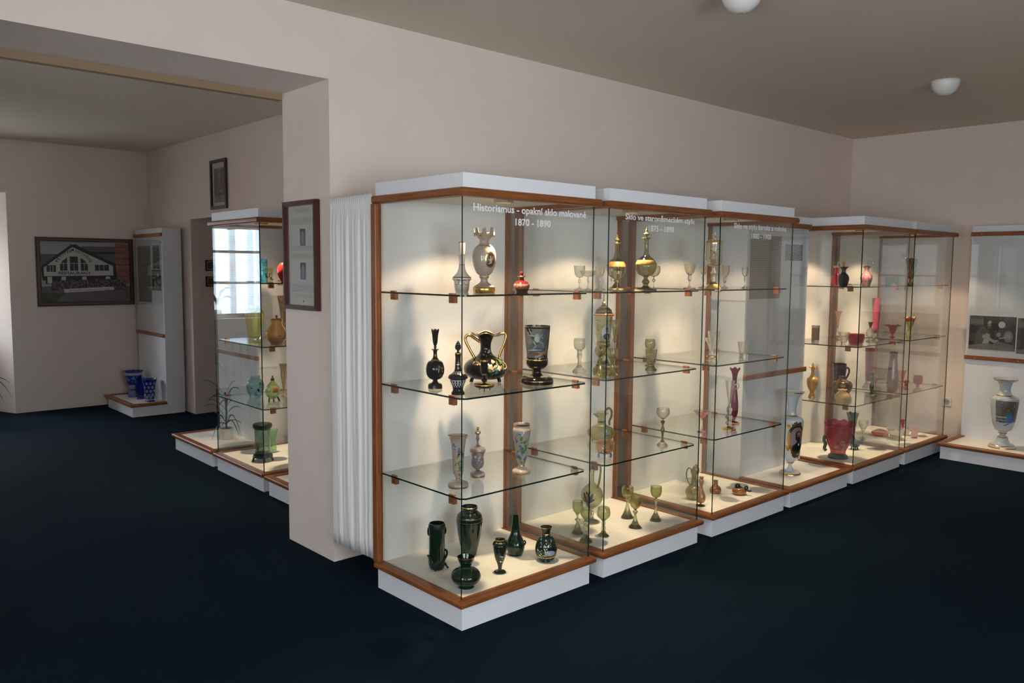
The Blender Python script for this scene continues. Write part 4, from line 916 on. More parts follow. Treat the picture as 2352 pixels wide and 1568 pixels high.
V('tall_red_vase', 'tall raspberry vase with clear bell foot, on the lower shelf', 'vase', 'K2', 1030, 932, Z3, [(88,946),(84,930),(62,900),(44,856),(46,840),(56,640),(62,480),(66,404)], MATS['raspberry_opal'], hollow=830, bands=[(850,948,G_CLEAR),(404,450,mat('deep_red_glass',(.30,.01,.02),.1,coat=.5))])
V('candlestick', 'greenish bronze candlestick beside the tall raspberry vase', 'candlestick', 'K2', 1066, 1045, Z3, [(74,1060),(70,1044),(40,1022),(18,990),(32,930),(30,900),(14,862),(26,795),(18,780),(28,735)], CANDLE)
def satyr(it, mb): it.scatter(mb, -60, 130, 600, 780, [E_RED, E_OCHRE, mat('raspberry_dark',(.2,.01,.03),.15)], 18, (18, 40), 141)
V('ruffled_vase', 'big raspberry vase with ruffled rim on a dark metal foot', 'vase', 'L', 612, 885, ZF, [(96,825),(100,790),(130,720),(165,620),(180,545),(172,505),(160,490),(186,450),(188,402)], G_RASP, hollow=790, rim=('wave',9,14,490), deco=satyr,
  parts=[('lathe','foot_base',[(128,912),(132,890),(118,845),(78,822)],mat('blue_black_metal',(.015,.025,.04),.35,.5)),
         ('tube','handle',[(-165,590,-30),(-182,650,-40),(-160,700,-40),(-172,760,-40),(-150,795,-40)],22,MATS['blue_black_metal']), ('tube','handle',[(165,560,30),(190,620,30),(175,690,30)],20,MATS['blue_black_metal'])])
V('teal_trumpet_vase', 'teal trumpet vase with notched rim behind the raspberry vase', 'vase', 'L', 800, 650, ZF, [(70,662),(62,640),(34,560),(36,480),(48,380),(60,290),(78,215)], TEALO, 1, .37, hollow=560, rim=('wave',7,10,290))
def creature():
    it = Item('fish_figure', 'teal glass fish figure standing beside the teal trumpet vase', 'figurine', 'L', 835, 775, ZF)
    mb = MB(); it.add_profile(mb, [(30,742),(60,728),(72,690),(60,655),(28,640)], TEALO)
    it.body(mb, False)
    for nm, pts, r in (('tail',[(60,680),(85,650),(100,630)],16), ('tail',[(60,690),(92,690),(108,680)],14), ('leg',[(30,735),(42,760),(50,790)],9), ('leg',[(-30,735),(-36,765),(-38,788)],9), ('leg',[(10,735,40),(14,765,50),(16,785,55)],9)):
        p = MB(); it.tubep(p, pts, r, TEALO); p.build(nm, it.root)
creature()
V('clear_goblet', 'clear footed goblet beyond the case corner edge', STEMG, 'L', 950, 632, ZF, [(46,642),(42,632),(14,612),(10,565),(38,485),(64,432),(58,382)], G_CLEAR, hollow=500)
# ================= case 6
V('green_bowl', 'dark green cut glass bowl left of its paler twin', 'bowl', 'K', 1305, 948, Z1, [(46,956),(60,930),(66,890),(52,848)], glass('cut_green_glass',(.30,.52,.42)), 1, .34, hollow=935, flat=12)
V('green_bowl', 'pale green cut glass bowl with gilt glints', 'bowl', 'K', 1437, 962, Z1, [(38,968),(60,935),(72,885),(64,845)], glass('pale_cut_green_glass',(.48,.72,.56)), 1, .28, hollow=945, flat=12)
V('amber_goblet', 'amber studded goblet at the front corner of the last case', 'goblet', 'K', 1592, 982, Z1, [(58,994),(54,972),(22,945),(16,905),(42,880),(56,800),(72,690),(78,618)], mat('amber_studded',(.16,.09,.02),.1,.2,coat=.5), 1, .12, hollow=860, rim=('wave',8,7,660), deco=flow3((-60,60),650,860,151,[GOLD,E_CREAM],18,(5,9)))
V('tulip_bowl', 'raspberry tulip bowl with clear spire', 'bowl', 'K2', 1348, 312, Z2, [(42,322),(38,312),(15,300),(14,270),(34,250),(46,205),(62,172),(106,150)], G_RASP, 1, .25, hollow=240, rim=('wave',5,12,180),
  parts=[('lathe','spire',[(12,250),(14,150),(10,90),(16,55),(4,44)],G_CLEAR)])
V('ruffle_vase', 'yellow stemmed vase with red ruffled mouth', 'vase', 'K2', 1575, 308, Z2, [(48,320),(44,305),(28,288),(44,240),(24,205),(32,150),(48,118),(60,70),(72,34)], mat('yellow_green_opal',(.40,.36,.06),.12,coat=.5), 1, .14, hollow=140, rim=('wave',5,12,80), bands=[(20,90,mat('coral_red_glass',(.45,.06,.05),.12,coat=.5)),(200,320,G_YELL)])
V('dark_red_vase', 'tall dark red vase with blackish rim', 'vase', 'K2', 1345, 985, Z3, [(62,1000),(76,880),(64,700),(50,560),(50,455)], noise_col(mat('dark_red_mottle',(.15,.02,.03),.12,coat=.5),(.05,.01,.02),(.24,.03,.06),ns=30), hollow=960, bands=[(450,535,BLACK)])
V('tulip_vase', 'pink frilled tulip vase beside the dark red vase', 'vase', 'K2', 1458, 930, Z3, [(46,940),(42,928),(20,890),(38,810),(52,735),(60,712)], G_PINK, hollow=870, rim=('wave',7,8,760))
V('posy_vase', 'small coral posy vase by the front corner edge', 'vase', 'K2', 1530, 905, Z3, [(24,915),(22,905),(10,890),(30,865),(46,845)], MATS['coral_red_glass'], hollow=885, rim=('wave',6,8,865))
V('rose_bowl', 'round raspberry rose bowl on a small foot', 'bowl', 'K2', 1692, 918, Z3, [(24,928),(20,912),(10,905),(44,888),(60,832),(50,774)], G_RASP, hollow=895, rim=('wave',7,5,800))
V('shallow_dish', 'shallow red dish on the last case floor', 'dish', 'L', 1185, 585, ZF, [(70,602),(84,590),(112,545),(70,515),(24,498)], G_RUBY, hollow=None)
V('white_ruffled_bowl', 'white bowl with frilled rim on the last case floor', 'bowl', 'L', 1395, 635, ZF, [(70,652),(72,600),(90,545),(122,492)], mat('white_frill_glass',(.62,.60,.56),.2), hollow=600, rim=('wave',9,14,545))
V('red_flute', 'slender red flute behind the frilled bowls', 'vase', 'L', 1482, 560, ZF, [(26,568),(24,558),(8,540),(8,490),(20,430),(32,372)], mat('scarlet_glass',(.42,.015,.03),.1,coat=.5), hollow=480)
V('pink_frilled_bowl', 'pale pink frilled bowl beside the white one', 'bowl', 'L', 1532, 585, ZF, [(30,592),(30,570),(46,530),(72,490)], mat('pale_pink_frill',(.60,.42,.44),.2), hollow=565, rim=('wave',7,10,530))
V('pink_vase', 'little pink vase with dark foot near the right trim', 'vase', 'L', 1645, 618, ZF, [(36,628),(34,610),(44,565),(40,540),(26,515),(32,468)], PINKO, hollow=590, bands=[(605,630,MATS['dark_ruby'])])
# ================= far case
V('blue_cylinder', 'blue speckled cylinder vase on the far case top shelf', 'vase', 'R', 1070, 535, Z1+.0, [(64,540),(66,520),(66,205)], TURQ, 0, .72, hollow=500)
V('faceted_vase', 'square silvery and yellow vase in front of the blue cylinder', 'vase', 'R', 1165, 528, Z1, [(62,540),(66,520),(78,420),(92,312)], glass('silver_yellow_glass',(.78,.74,.50)), 0, .60, hollow=500, flat=4, deco=flow3((-50,50),380,500,161,[E_OCHRE,E_BLACK,E_CREAM],12,(8,22)))
V('red_ball_vase', 'red and blue ball vase cut off by the white wall edge', 'vase', 'R', 1400, 500, Z1, [(44,512),(84,440),(112,350),(98,262),(62,215)], REDBALL, 0, .74, hollow=480)
V('yellow_vase', 'tall lemon yellow glass vase on the far case middle shelf', 'vase', 'R', 948, 1432, Z2, [(84,1445),(90,1420),(108,1260),(130,1110),(134,1030),(112,985),(84,960),(82,922)], G_YELL, hollow=1415)
V('lidded_pot', 'orange lustre lidded pot on the far case middle shelf', 'pot', 'R', 1282, 1490, Z2, [(80,1508),(96,1480),(150,1400),(166,1338),(120,1260),(86,1200),(92,1140)], glass('orange_lustre_glass',(.85,.58,.28)), hollow=1440, bands=[(1420,1510,COPPERG)],
  parts=[('lathe','lid',[(90,1142),(80,1118),(40,1112),(14,1104),(18,1090),(22,1078),(10,1066)],COPPERG)])
V('patterned_vase', 'dark patterned flared vase just visible beside the wall edge', 'vase', 'R', 1415, 1440, Z2, [(56,1450),(60,1300),(84,1000),(116,800)], DARKPAT, 0, .86, hollow=1400)
V('blue_round_vase', 'round light blue glass vase on the far case lower shelf', 'vase', 'S', 1152, 1020, Z3, [(92,1038),(110,1000),(148,890),(154,840),(130,745),(84,700),(80,672),(90,648)], G_AQUA, hollow=1000, deco=flow3((-110,100),740,960,171,[E_TEAL,mat('enamel_navy',(.01,.03,.06),.2)],9,(14,34)))
V('footed_flask', 'round green flask on dark claw feet', 'flask', 'S', 1465, 1085, Z3, [(50,1060),(90,1030),(128,940),(118,860),(70,790),(32,742),(28,728)], glass('lime_glass',(.62,.80,.42)), hollow=1030, deco=lambda it, mb: it.decal(mb, 52, 880, 50, 58, E_OCHRE, .001, square=True),
  parts=[('lathe','stopper',[(34,732),(34,700),(16,680),(10,650),(4,640)],mat('dark_amber',(.05,.025,.01),.1,coat=.5)), ('tube','foot',[(-60,1040),(-66,1085),(-80,1130)],16,MATS['dark_amber']), ('tube','foot',[(85,1030),(100,1070),(125,1110)],16,MATS['dark_amber']), ('tube','foot',[(10,1045,70),(14,1085,85),(18,1120,95)],16,MATS['dark_amber'])])
V('flute_vase', 'tall amber flute with green curled rim by the wall edge', 'vase', 'S', 1665, 985, Z3, [(60,1000),(50,985),(22,940),(26,800),(48,620),(66,440),(80,400)], glass('tan_glass',(.72,.55,.36)), 0, .80, hollow=900, bands=[(395,440,G_GREEN)])
V('lantern_vase', 'dark green lantern shaped vase on a footed stand', 'vase', 'T', 1352, 828, ZF, [(108,740),(104,700),(104,560),(108,400),(110,372)], G_EMER, hollow=720, deco=flow3((-70,70),560,690,181,[E_RED,E_TEAL,E_BLACK,E_BROWN],18,(8,22)),
  parts=[('lathe','rim_collar',[(104,392),(126,368),(130,340),(126,318),(104,310)],PEWTERG), ('lathe','stand',[(104,785),(132,772),(130,745),(108,728)],PEWTERG), ('tube','foot',[(-115,765,-30),(-128,800,-40),(-136,842,-46)],14,PEWTERG), ('tube','foot',[(110,765,-30),(125,800,-40),(138,825,-46)],14,PEWTERG), ('tube','foot',[(15,775,-110),(20,820,-122),(24,858,-130)],14,PEWTERG), ('tube','foot',[(0,760,110),(0,790,125),(0,806,130)],14,PEWTERG)])
V('waisted_vase', 'bright green waisted vase behind the lantern vase', 'vase', 'T', 1498, 715, ZF, [(40,732),(42,705),(36,600),(40,480),(66,398)], G_GREEN, hollow=690)
# three blue vases on the far plinth
V('pedestal_vase', 'blue and white cut vase with scalloped rim, farthest of three', 'vase', 'P2', 1578, 768, ZF-.004, [(62,778),(64,768),(58,690),(36,678),(62,640),(86,560),(92,510),(92,484),(106,466)], BLUECUT, hollow=650, rim=('wave',14,6,490), bands=[(484,512,BLUEW),(625,676,BLUEW),(690,760,mat('blue_white_cut',(.12,.13,.3),.2))], deco=flow3((-60,60),520,600,191,[E_BLUE],8,(10,26)))
V('cobalt_vase', 'slim plain cobalt blue vase between two cut vases', 'vase', 'P2', 1655, 795, ZF-.004, [(42,805),(44,790),(36,770),(50,700),(54,640),(42,570),(48,550)], G_BLUE, hollow=760, bands=[(775,806,mat('cobalt_solid',(.01,.015,.16),.1,coat=.5))])
def dots(it, mb):
    for j, y in enumerate((610, 655, 700, 745, 770)):
        for dx in (-60, -20, 20, 60): it.decal(mb, dx+(20 if j % 2 else 0)-10, y, 13, 15, BLUEW, .0008); it.decal(mb, dx+(20 if j % 2 else 0)-10, y, 6, 7, BLUECUT, .0012)
V('dotted_vase', 'navy vase cut with white dots, nearest of three', 'vase', 'P2', 1762, 825, ZF-.004, [(54,834),(56,820),(46,808),(54,790),(58,700),(66,620),(84,560)], BLUECUT, hollow=780, bands=[(793,806,BLUEW)], deco=dots)
# ------------------------------------------------------------------ framed pictures
class Board(MB):
    """flat picture built in its own plane: origin, right, up"""
    def __init__(s, o, dx, dy): super().__init__(); s.o = Vector(o); s.dx = Vector(dx); s.dy = Vector(dy); s.n = s.dx.cross(s.dy); s.k = 0
    def P(s, u, v, d): return s.o + s.dx*u + s.dy*v + s.n*d
    def poly(s, pts, material, lift=None):
        s.k += 1; d = .001+.00012*s.k if lift is None else lift
        s.quad3([s.P(u, v, d) for u, v in pts], material)
    def rect(s, u0, v0, u1, v1, material): s.poly([(u0, v0), (u1, v0), (u1, v1), (u0, v1)], material)
    def ell(s, u, v, a, c, material, n=14): s.poly([(u+a*math.cos(2*PI*i/n), v+c*math.sin(2*PI*i/n)) for i in range(n)], material)
    def words(s, body, u, v, w, h, material, ang=0.0):
        s.k += 1
        ca, sa = math.cos(ang), math.sin(ang)
        s.text(body, (s.P(u, v, .001+.00012*s.k), s.dx*ca+s.dy*sa, s.dy*ca-s.dx*sa, w, h), material, 0)
def framed(name, label, o, dx, dy, w, h, fw, depth, frame_mat, inner=None, fill=None, cat='picture', group=None, glazed=True):
    O = Vector(o); dx = Vector(dx); dy = Vector(dy); n = dx.cross(dy)
    t = empty(name, O + dx*(w/2)); tag(t, label, cat, group)
    def L(p): return tuple(Vector(p) - t.location)
    fr = MB()
    def bar(u0, v0, u1, v1, d0, d1, mt):
        c = [O+dx*u+dy*v+n*d for d in (d0, d1) for u, v in ((u0, v0), (u1, v0), (u1, v1), (u0, v1))]
        k = len(fr.v); fr.v += [L(p) for p in c]
        for q in ((0,3,2,1),(4,5,6,7),(0,1,5,4),(1,2,6,5),(2,3,7,6),(3,0,4,7)): fr.face([k+i for i in q], mt)
    for a in ((0, 0, w, fw), (0, h-fw, w, h), (0, fw, fw, h-fw), (w-fw, fw, w, h-fw)): bar(*a, .001, depth, frame_mat)
    if inner:
        f2 = fw*.45
        for a in ((f2, f2, w-f2, f2+f2*.5), (f2, h-f2*1.5, w-f2, h-f2), (f2, f2, f2*1.5, h-f2), (w-f2*1.5, f2, w-f2, h-f2)): bar(*a, depth, depth+.002, inner)
    fr.build('frame', t)
    bd = Board(L(O+dx*fw+dy*fw+n*.002), dx, dy); bd.rect(0, 0, w-2*fw, h-2*fw, mat('mount_paper', (.55, .54, .51), .6))
    if fill: fill(bd, w-2*fw, h-2*fw)
    bd.build('print', t, recalc=False)
    if glazed:
        g = MB(); g.quad3([L(O+dx*u+dy*v+n*(depth*.7)) for u, v in ((fw*.8, fw*.8), (w-fw*.8, fw*.8), (w-fw*.8, h-fw*.8), (fw*.8, h-fw*.8))], PANE); g.build('glazing', t, recalc=False)
    return t
SKY = mat('print_grey_sky', (.34, .34, .36), .5); GABLE = mat('print_white_wall', (.50, .50, .46), .5); ROOF = mat('print_dark_roof', (.02, .02, .02), .5); WINB = mat('print_window', (.03, .035, .04), .5)
LETG = mat('print_dark_letters', (.025, .05, .045), .5); BRK = noise_col(mat('print_brick', (.25, .1, .06), .5), (.20, .085, .05), (.30, .13, .085), ns=30); CROWD = voro_col(mat('print_crowd', (.05, .05, .05), .6), [(.012,.012,.016),(.03,.03,.06),(.16,.02,.02),(.25,.24,.24),(.02,.02,.02),(.22,.14,.10),(.04,.05,.12),(.015,.02,.015)], 150, sc=(1, 1, .6))
GRD = mat('print_road', (.13, .125, .12), .6); GRS = mat('print_grass', (.045, .07, .02), .6); HALL = mat('print_shed', (.10, .10, .095), .6); BANNER = mat('print_banner', (.56, .56, .52), .5)
def restaurant(b, w, h):
    W = lambda u: u*w
    Hh = lambda v: v*h
    b.rect(0, 0, w, h, SKY)
    b.poly([(W(.40), Hh(.60)), (W(.86), Hh(.60)), (W(.86), Hh(.93)), (W(.46), Hh(.93))], HALL); b.rect(W(.5), Hh(.80), W(.86), Hh(.84), ROOF)
    b.rect(0, Hh(.60), W(.2), Hh(.79), HALL); b.rect(W(.84), Hh(.3), w, Hh(.99), BRK)
    for q in range(6): b.rect(W(.84), Hh(.42+q*.1), w, Hh(.428+q*.1), ROOF)
    b.rect(0, 0, w, Hh(.26), GRD); b.poly([(0, 0), (W(.14), 0), (W(.27), Hh(.15)), (0, Hh(.15))], GRS)
    b.poly([(W(.0), Hh(.58)), (W(.34), Hh(.955)), (W(.39), Hh(.955)), (W(.84), Hh(.64)), (W(.86), Hh(.36)), (W(.80), Hh(.36)), (W(.02), Hh(.36))], ROOF)
    b.poly([(W(.035), Hh(.43)), (W(.035), Hh(.57)), (W(.22), Hh(.77)), (W(.355), Hh(.91)), (W(.52), Hh(.80)), (W(.81), Hh(.60)), (W(.81), Hh(.44))], GABLE)
    b.rect(W(.05), Hh(.30), W(.81), Hh(.43), ROOF)
    for u in (.07, .22, .45, .72): b.rect(W(u), Hh(.31), W(u+.05), Hh(.42), GABLE)
    b.rect(W(.065), Hh(.50), W(.165), Hh(.61), WINB); b.rect(W(.60), Hh(.52), W(.76), Hh(.62), WINB); b.rect(W(.34), Hh(.845), W(.37), Hh(.88), WINB)
    for q in (.10, .13): b.rect(W(q), Hh(.505), W(q+.006), Hh(.605), GABLE)
    for q in (.645, .70): b.rect(W(q), Hh(.525), W(q+.006), Hh(.615), GABLE)
    b.rect(W(.32), Hh(.52), W(.41), Hh(.755), WINB)
    b.poly([(W(.21), Hh(.52)), (W(.29), Hh(.52)), (W(.29), Hh(.735)), (W(.245), Hh(.69)), (W(.21), Hh(.62))], WINB)
    b.poly([(W(.44), Hh(.52)), (W(.52), Hh(.52)), (W(.52), Hh(.62)), (W(.485), Hh(.69)), (W(.44), Hh(.735))], WINB)
    for q in (.248, .363, .478): b.rect(W(q), Hh(.52), W(q+.005), Hh(.66), GABLE)
    for a, c in ((.21, .29), (.32, .41), (.44, .52)): b.rect(W(a), Hh(.635), W(c), Hh(.643), GABLE)
    b.words('RESTAURANT', W(.19), Hh(.455), W(.36), Hh(.05), LETG)
    word = 'PIVOVAR NOVOSAD'; n = len(word)
    for i, ch in enumerate(word):
        if ch == ' ': continue
        t = math.radians(158 - 136*i/(n-1)); cu, cv = .365+.185*math.cos(t), .575+.245*math.sin(t)
        cw = .013 if ch == 'I' else .026
        a = t-PI/2
        b.words(ch, W(cu)-cw*w/2*math.cos(a), Hh(cv)-cw*w/2*math.sin(a), cw*w, .046*h, LETG, a*.9)
    b.poly([(W(.10), Hh(.19)), (W(.95), Hh(.19)), (W(.97), Hh(.36)), (W(.78), Hh(.385)), (W(.5), Hh(.37)), (W(.12), Hh(.36))], CROWD)
    b.poly([(W(.245), Hh(.155)), (W(.81), Hh(.195)), (W(.81), Hh(.25)), (W(.245), Hh(.215))], BANNER)
    b.words('SKLÁRNA HARRACHOV 2002', W(.30), Hh(.175), W(.46), Hh(.035), mat('print_faint_letters', (.22, .22, .21), .5), .028)
framed('framed_photograph', 'framed photograph of a gabled restaurant with a crowd in front', (.02, FY, 1.172), (1, 0, 0), (0, 0, 1), 1.027, .772, .045, .03, DARKWOOD, mat('frame_brown_line', (.16, .06, .025), .4), restaurant, 'picture', glazed=False)
def wineglass_print(b, w, h):
    m_ = .11*w
    b.rect(m_, m_, w-m_, h-m_*1.5, mat('print_charcoal', (.045, .045, .055), .5)); b.rect(m_, m_, w-m_, h*.24, mat('print_blue_grey', (.14, .14, .22), .5))
    gl = mat('print_pale_glass', (.16, .17, .2), .5); dk = mat('print_dark_bird', (.03, .025, .025), .5)
    b.poly([(w*.36, h*.88), (w*.62, h*.88), (w*.55, h*.62), (w*.52, h*.42), (w*.48, h*.42), (w*.44, h*.62)], gl); b.ell(w*.5, h*.33, w*.2, h*.045, gl); b.ell(w*.5, h*.31, w*.15, h*.05, dk); b.poly([(w*.38, h*.27), (w*.62, h*.27), (w*.5, h*.14)], dk); b.ell(w*.38, h*.33, w*.05, h*.03, gl); b.ell(w*.62, h*.33, w*.05, h*.03, gl)
framed('framed_print', 'tall narrow dark framed print of an ornate glass high on the wall', (FX, 5.61, 2.213), (0, -1, 0), (0, 0, 1), .385, .495, .032, .022, DARKWOOD, None, wineglass_print, 'picture')
def certificate(b, w, h):
    tx = text_lines('certificate_text', (.52, .51, .49), (.36, .36, .36), 9)
    def para(v0, v1, u0=.1, u1=.9):
        b.k += 1; d = .001+.00012*b.k
        b.quad3([b.P(u0*w, v0*h, d), b.P(u1*w, v0*h, d), b.P(u1*w, v1*h, d), b.P(u0*w, v1*h, d)], tx)
    for a, c, u0, u1 in ((.93,.975,.25,.75), (.81,.88,.1,.9), (.55,.60,.12,.88), (.47,.52,.1,.9), (.13,.21,.1,.9), (.075,.11,.2,.8)): para(a, c, u0, u1)
    for v in (.60, .26):
        b.rect(w*.405, h*v, w*.60, h*(v+.17), mat('print_blue_fade', (.10, .12, .22), .5)); b.rect(w*.405, h*(v+.10), w*.60, h*(v+.17), mat('print_dark_grey', (.06, .06, .065), .5)); b.rect(w*.47, h*(v+.02), w*.53, h*(v+.145), mat('print_pale_goblet', (.22, .21, .24), .5)); b.ell(w*.5, h*(v+.115), w*.05, h*.025, MATS['print_pale_goblet'])
    b.ell(w*.5, h*.04, .006, .008, E_BROWN)
framed('framed_certificate', 'tall framed certificate with two small bottle pictures on the white wall end', (XJ, 1.6415, 1.394), (0, -1, 0), (0, 0, 1), .381, .612, .026, .03, REDWOOD, DARKWOOD, certificate, 'picture')
def small_photo(b, w, h): b.rect(w*.1, h*.1, w*.9, h*.9, noise_col(mat('small_dark_photo', (.05, .05, .05), .5), (.015, .015, .015), (.13, .12, .10), ns=14))
framed('small_picture', 'upper of two small dark framed pictures inside the doorway', (1.39, 6.2, 1.583), (1, 0, 0), (0, 0, 1), .17, .119, .012, .02, DARKWOOD, None, small_photo, 'picture')
framed('small_picture', 'lower of two small dark framed pictures inside the doorway', (1.39, 6.2, 1.409), (1, 0, 0), (0, 0, 1), .17, .113, .012, .02, DARKWOOD, None, small_photo, 'picture')

# ------------------------------------------------------------------ curtain closing the gap beside the first case
NY, NZ = 90, 26; y0, y1, zb, zt = .693, 1.096, .137, 2.0
b = MB()
def fold(u, v):
    a = .35+.65*min(1, (1-v)*2.2)
    w_ = math.sin(u*2*PI*8.5+1.5*math.sin(v*2+u*5))*.5+math.sin(u*2*PI*15+v*1.5)*.25+math.sin(u*2*PI*4.3+2-v)*.5
    if v > .955 or v < .03: w_ = math.sin(u*2*PI*22)*.8; a = .35
    return w_*a*.0085
rows = [i/(NZ-1) for i in range(NZ)] + [.957, .962, .966, .97]; rows = sorted(set(rows))
for v in rows:
    for i in range(NY):
        u = i/(NY-1); flare = .012*math.sin(PI*min(1, (1-v)*1.3))*0
        pinch = 1.0 if not (.95 < v < .968) else .35
        b.v.append((fold(u, v)*pinch - .012 - .004*(v < .955)*(v > .03), y0+(y1-y0)*u, zb+(zt-zb)*v + (.004*math.sin(u*2*PI*22) if v > .99 else 0) + (1-v)*.012*(1-u)))
for j in range(len(rows)-1):
    for i in range(NY-1):
        k = j*NY+i; b.face([k, k+1, k+NY+1, k+NY], CLOTH, True)
cur = b.build('curtain', None, None, 0, sharp=180); so = cur.modifiers.new('thick', 'SOLIDIFY'); so.thickness = .0015; so.offset = 1
tag(cur, 'white gathered curtain closing the gap beside the nearest case', 'curtain')
b = MB(); b.tube(smooth_path([(.10, YW-.004, .10), (.14, YW-.006, .09), (.22, YW-.05, .055), (.27, YW-.10, .03), (.30, YW-.16, .006)]), .004, PLASTIC); tag(b.build('cable'), 'short white cable low on the wall under the curtain hem', 'cable')
# ceiling lamps
def lamp(x, y, r, label):
    t = empty('ceiling_lamp', (x, y, ZC)); tag(t, label, 'lamp', 'white dome ceiling lamps')
    b = MB(); b.lathe([(0, 0), (r*1.01, 0), (r*1.02, -.008), (r*.98, -.012)], 40, (0, 0, 0), lambda i: PLASTIC); b.build('base_ring', t)
    b = MB(); pr = [(r*math.cos(a), -.010-r*.98*math.sin(a)) for a in [math.radians(90*i/14) for i in range(15)]]; pr[-1] = (0, pr[-1][1])
    b.lathe(pr, 40, (0, 0, 0), lambda i: OPAL); b.build('glass_dome', t)
    b = MB(); b.lathe([(.0, -r*.98-.016), (.006, -r*.98-.014), (.006, -r*.98-.008)], 12, (0, 0, 0), lambda i: BRASS); b.build('finial', t)
P = on(2, ZC, 2172, 186); lamp(P.x, P.y, .092, 'unlit white dome lamp farther along the ceiling')
P = on(2, ZC, 1704, -22); lamp(P.x, P.y, .098, 'unlit white dome lamp cut off by the top edge')
# socket
t = empty('wall_socket', (XR, .121, .398)); tag(t, 'white electric socket low on the right wall', 'socket')
b = MB(); b.box((-.010, -.042, -.042), (0, .042, .042), PLASTIC); b.build('plate', t, bevel=.004)
b = MB(); 
for k in range(24): pass
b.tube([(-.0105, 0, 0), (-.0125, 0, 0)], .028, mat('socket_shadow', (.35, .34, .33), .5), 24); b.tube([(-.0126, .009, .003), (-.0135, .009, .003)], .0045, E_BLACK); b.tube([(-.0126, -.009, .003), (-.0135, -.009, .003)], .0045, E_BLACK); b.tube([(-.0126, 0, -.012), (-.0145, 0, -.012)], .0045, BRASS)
b.build('insert', t)

# ------------------------------------------------------------------ plants
def leafy(mb, base, tip, rise, wid, material, n=9, droop=1.0):
    """one strap leaf: an arched, folded ribbon with some thickness"""
    B, T = Vector(base), Vector(tip); d = T-B; side = Vector((-d.y, d.x, 0))
    side = side.normalized() if side.length > 1e-4 else Vector((1, 0, 0))
    k = len(mb.v)
    for i in range(n):
        t = i/(n-1); c = B+d*t+Vector((0, 0, rise*4*t*(1-t))); w = wid*(math.sin(PI*min(1, t*.86+.14))**.7)*.5+.0006
        for q in (-1, 0, 1): mb.v.append(tuple(c+side*(w*q)+Vector((0, 0, (w*.35 if q else -w*.15)))))
        mb.v.append(tuple(c+Vector((0, 0, -.0025-w*.2))))
    for i in range(n-1):
        a = k+i*4; o = a+4
        for p, q in ((0, 1), (1, 2)): mb.face([a+p, a+q, o+q, o+p], material, True)
        mb.face([a, o, o+3, a+3], material, True); mb.face([a+2, a+3, o+3, o+2], material, True)
def pot_plant(loc, pot_r, pot_h, label, build_leaves, stem=None, name='potted_plant'):
    t = empty(name, loc); tag(t, label, 'plant')
    b = MB(); b.lathe([(0, 0), (pot_r*.86, 0), (pot_r*.9, .004), (pot_r, pot_h*.97), (pot_r*1.03, pot_h), (pot_r*.95, pot_h), (pot_r*.9, pot_h*.86), (0, pot_h*.84)], 36, (0, 0, 0), lambda i: mat('white_pot', (.70, .70, .69), .35)); b.build('pot', t)
    b = MB(); b.lathe([(pot_r*.9, pot_h*.865), (pot_r*.4, pot_h*.91), (0, pot_h*.92)], 20, (0, 0, 0), lambda i: SOIL); b.build('soil', t)
    if stem: b = MB(); b.tube(smooth_path(stem), [.008]*(len(smooth_path(stem))), LEAF, 8); b.build('stem', t)
    b = MB(); build_leaves(b); b.build('foliage', t); return t
it = Item('x', 'x', 'x', 'T', 845, 530, ZF-.004)
pr_, ph_ = it.R(95), it.Z(375)-it.Z(530)
R3 = Vector((math.cos(it.rot), math.sin(it.rot), 0)); T3 = Vector((math.sin(it.rot), -math.cos(it.rot), 0))
def tpx(u, y, d=0):
    """photo offsets of the plant turned into local metres"""
    v = R3*it.R(u-845) + T3*d; return (v.x, v.y, it.Z(y))
def spider(b):
    L = [((835,300),(740,220),.06,.02),((840,280),(600,160),.05,-.04),((845,260),(570,60),.10,.03),((855,250),(1040,490),.14,.05),((850,300),(1010,480),.10,.08),((850,320),(1050,340),.05,-.05),((845,330),(660,510),.10,.06),((850,200),(1050,120),.06,-.03),
         ((850,340),(790,330),.03,.05),((845,350),(900,270),.03,.04),((840,345),(765,200),.03,.0),((850,330),(950,215),.04,-.04),((852,120),(880,-110),.02,.02),((850,100),(1000,-20),.05,.02),((848,130),(590,-20),.06,.03),((850,60),(930,-150),.03,-.03),
         ((845,-60),(560,-300),.06,.02),((850,-40),(1050,-120),.09,.0),((845,-30),(640,-20),.07,.02),((848,10),(560,60),.10,.02),((850,-80),(980,-270),.05,.0),((850,-20),(920,20),.06,.03),((848,0),(760,60),.03,.05)]
    for (a, c), (e, f), rise, d in L:
        leafy(b, tpx(a, c), tpx(e, f, d), rise*.7, .016, LEAF)
pot_plant(tuple(it.loc), pr_, ph_, 'straggly potted spider plant in a white pot on the far ledge', spider, [tpx(850,400), tpx(846,300), tpx(852,150), tpx(846,0), tpx(842,-120)])
def corner(b):
    for (x, y), h, s in (((23, 880), .10, .03), ((28, 912), .16, .035), ((11, 927), .14, .045)):
        p = on(1, 7.1, x, y)-Vector((-.66, 7.1, 0)); leafy(b, (0, 0, .34), tuple(p), h, s, LEAF, 12)
    for k in range(9):
        a = PI*.55+k*.34; leafy(b, (0, 0, .34), (.40*math.cos(a), .34*math.sin(a)*.8, .30+.05*(k % 3)), .16, .04, LEAF, 12)
pot_plant((-.66, 7.1, 0), .12, .22, 'floor plant whose dark leaf tips reach in at the left edge', corner, [(0, 0, .18), (.005, 0, .26), (0, 0, .36)])
def sill(b):
    for k in range(13):
        a = k*2*PI/13; leafy(b, (0, 0, .18), (24*.01*math.cos(a), .03*math.sin(a)-.02, .30+.12*math.sin(k*1.7)), .10, .045, LEAF)
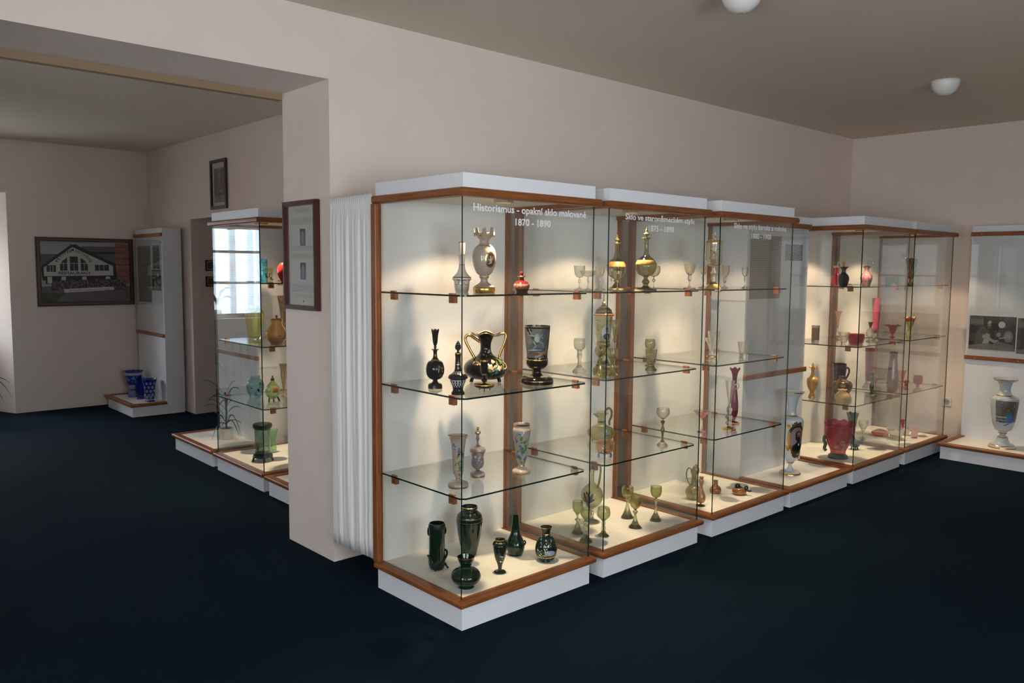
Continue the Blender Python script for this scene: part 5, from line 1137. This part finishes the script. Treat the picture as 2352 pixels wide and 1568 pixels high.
pot_plant((-1.28, WY+.09, WZ0), .06, .12, 'leafy plant on the niche window sill, mirrored in the far case glass', sill, [(0, 0, .1), (0, 0, .2)])
rd = MB()
for k in range(14): rd.box((-2.0+k*.1, WY-.10, .12), (-2.0+k*.1+.085, WY-.03, .74), WINFR)
tag(rd.build('radiator'), 'white radiator under the niche window', 'radiator')

# ------------------------------------------------------------------ outside the niche window: snow, a wooded hill and a house
b = MB(); b.box((-40, 9.5, -2.1), (40, 60, -2.0), mat('snow', (.85, .86, .88), .9)); o = b.build('snow_ground'); tag(o, 'snow covered ground outside', 'ground', kind='structure')
b = MB(); b.quad3([(-60, 40, -2), (40, 40, -2), (40, 60, 14), (-60, 60, 18)], noise_col(mat('wooded_hill', (.1, .12, .12), .9), (.10, .13, .15), (.30, .34, .38), ns=.6)); o = b.build('hillside'); tag(o, 'dim wooded hillside outside', 'hill', kind='structure')
t = empty('house', (-13, 24, -2)); tag(t, 'orange house with snowy roof outside the niche window', 'house')
b = MB(); b.box((-3, -2, 0), (3, 2, 3.0), mat('orange_render', (.55, .30, .15), .9)); b.build('walls', t)
b = MB(); b.quad3([(-3.4, -2.4, 2.9), (3.4, -2.4, 2.9), (3.4, 0, 5), (-3.4, 0, 5)], MATS['snow']); b.quad3([(-3.4, 2.4, 2.9), (3.4, 2.4, 2.9), (3.4, 0, 5), (-3.4, 0, 5)], MATS['snow']); b.build('roof', t)

# ------------------------------------------------------------------ sky and render look
w = bpy.data.worlds.new('world'); S.world = w; w.use_nodes = True
bg = w.node_tree.nodes['Background']; bg.inputs[0].default_value = (.88, .94, 1.0, 1); bg.inputs[1].default_value = SKY_STR = 24.0
S.view_settings.view_transform = 'Standard'; S.view_settings.look = 'None'; S.view_settings.exposure = 0.0; S.view_settings.gamma = 1.0; S.view_settings.use_curve_mapping = False
cy = S.cycles
cy.max_bounces = 14; cy.diffuse_bounces = 5; cy.glossy_bounces = 5; cy.transmission_bounces = 12; cy.transparent_max_bounces = 64
cy.caustics_reflective = False; cy.caustics_refractive = False; cy.sample_clamp_indirect = 4.0; cy.use_denoising = True
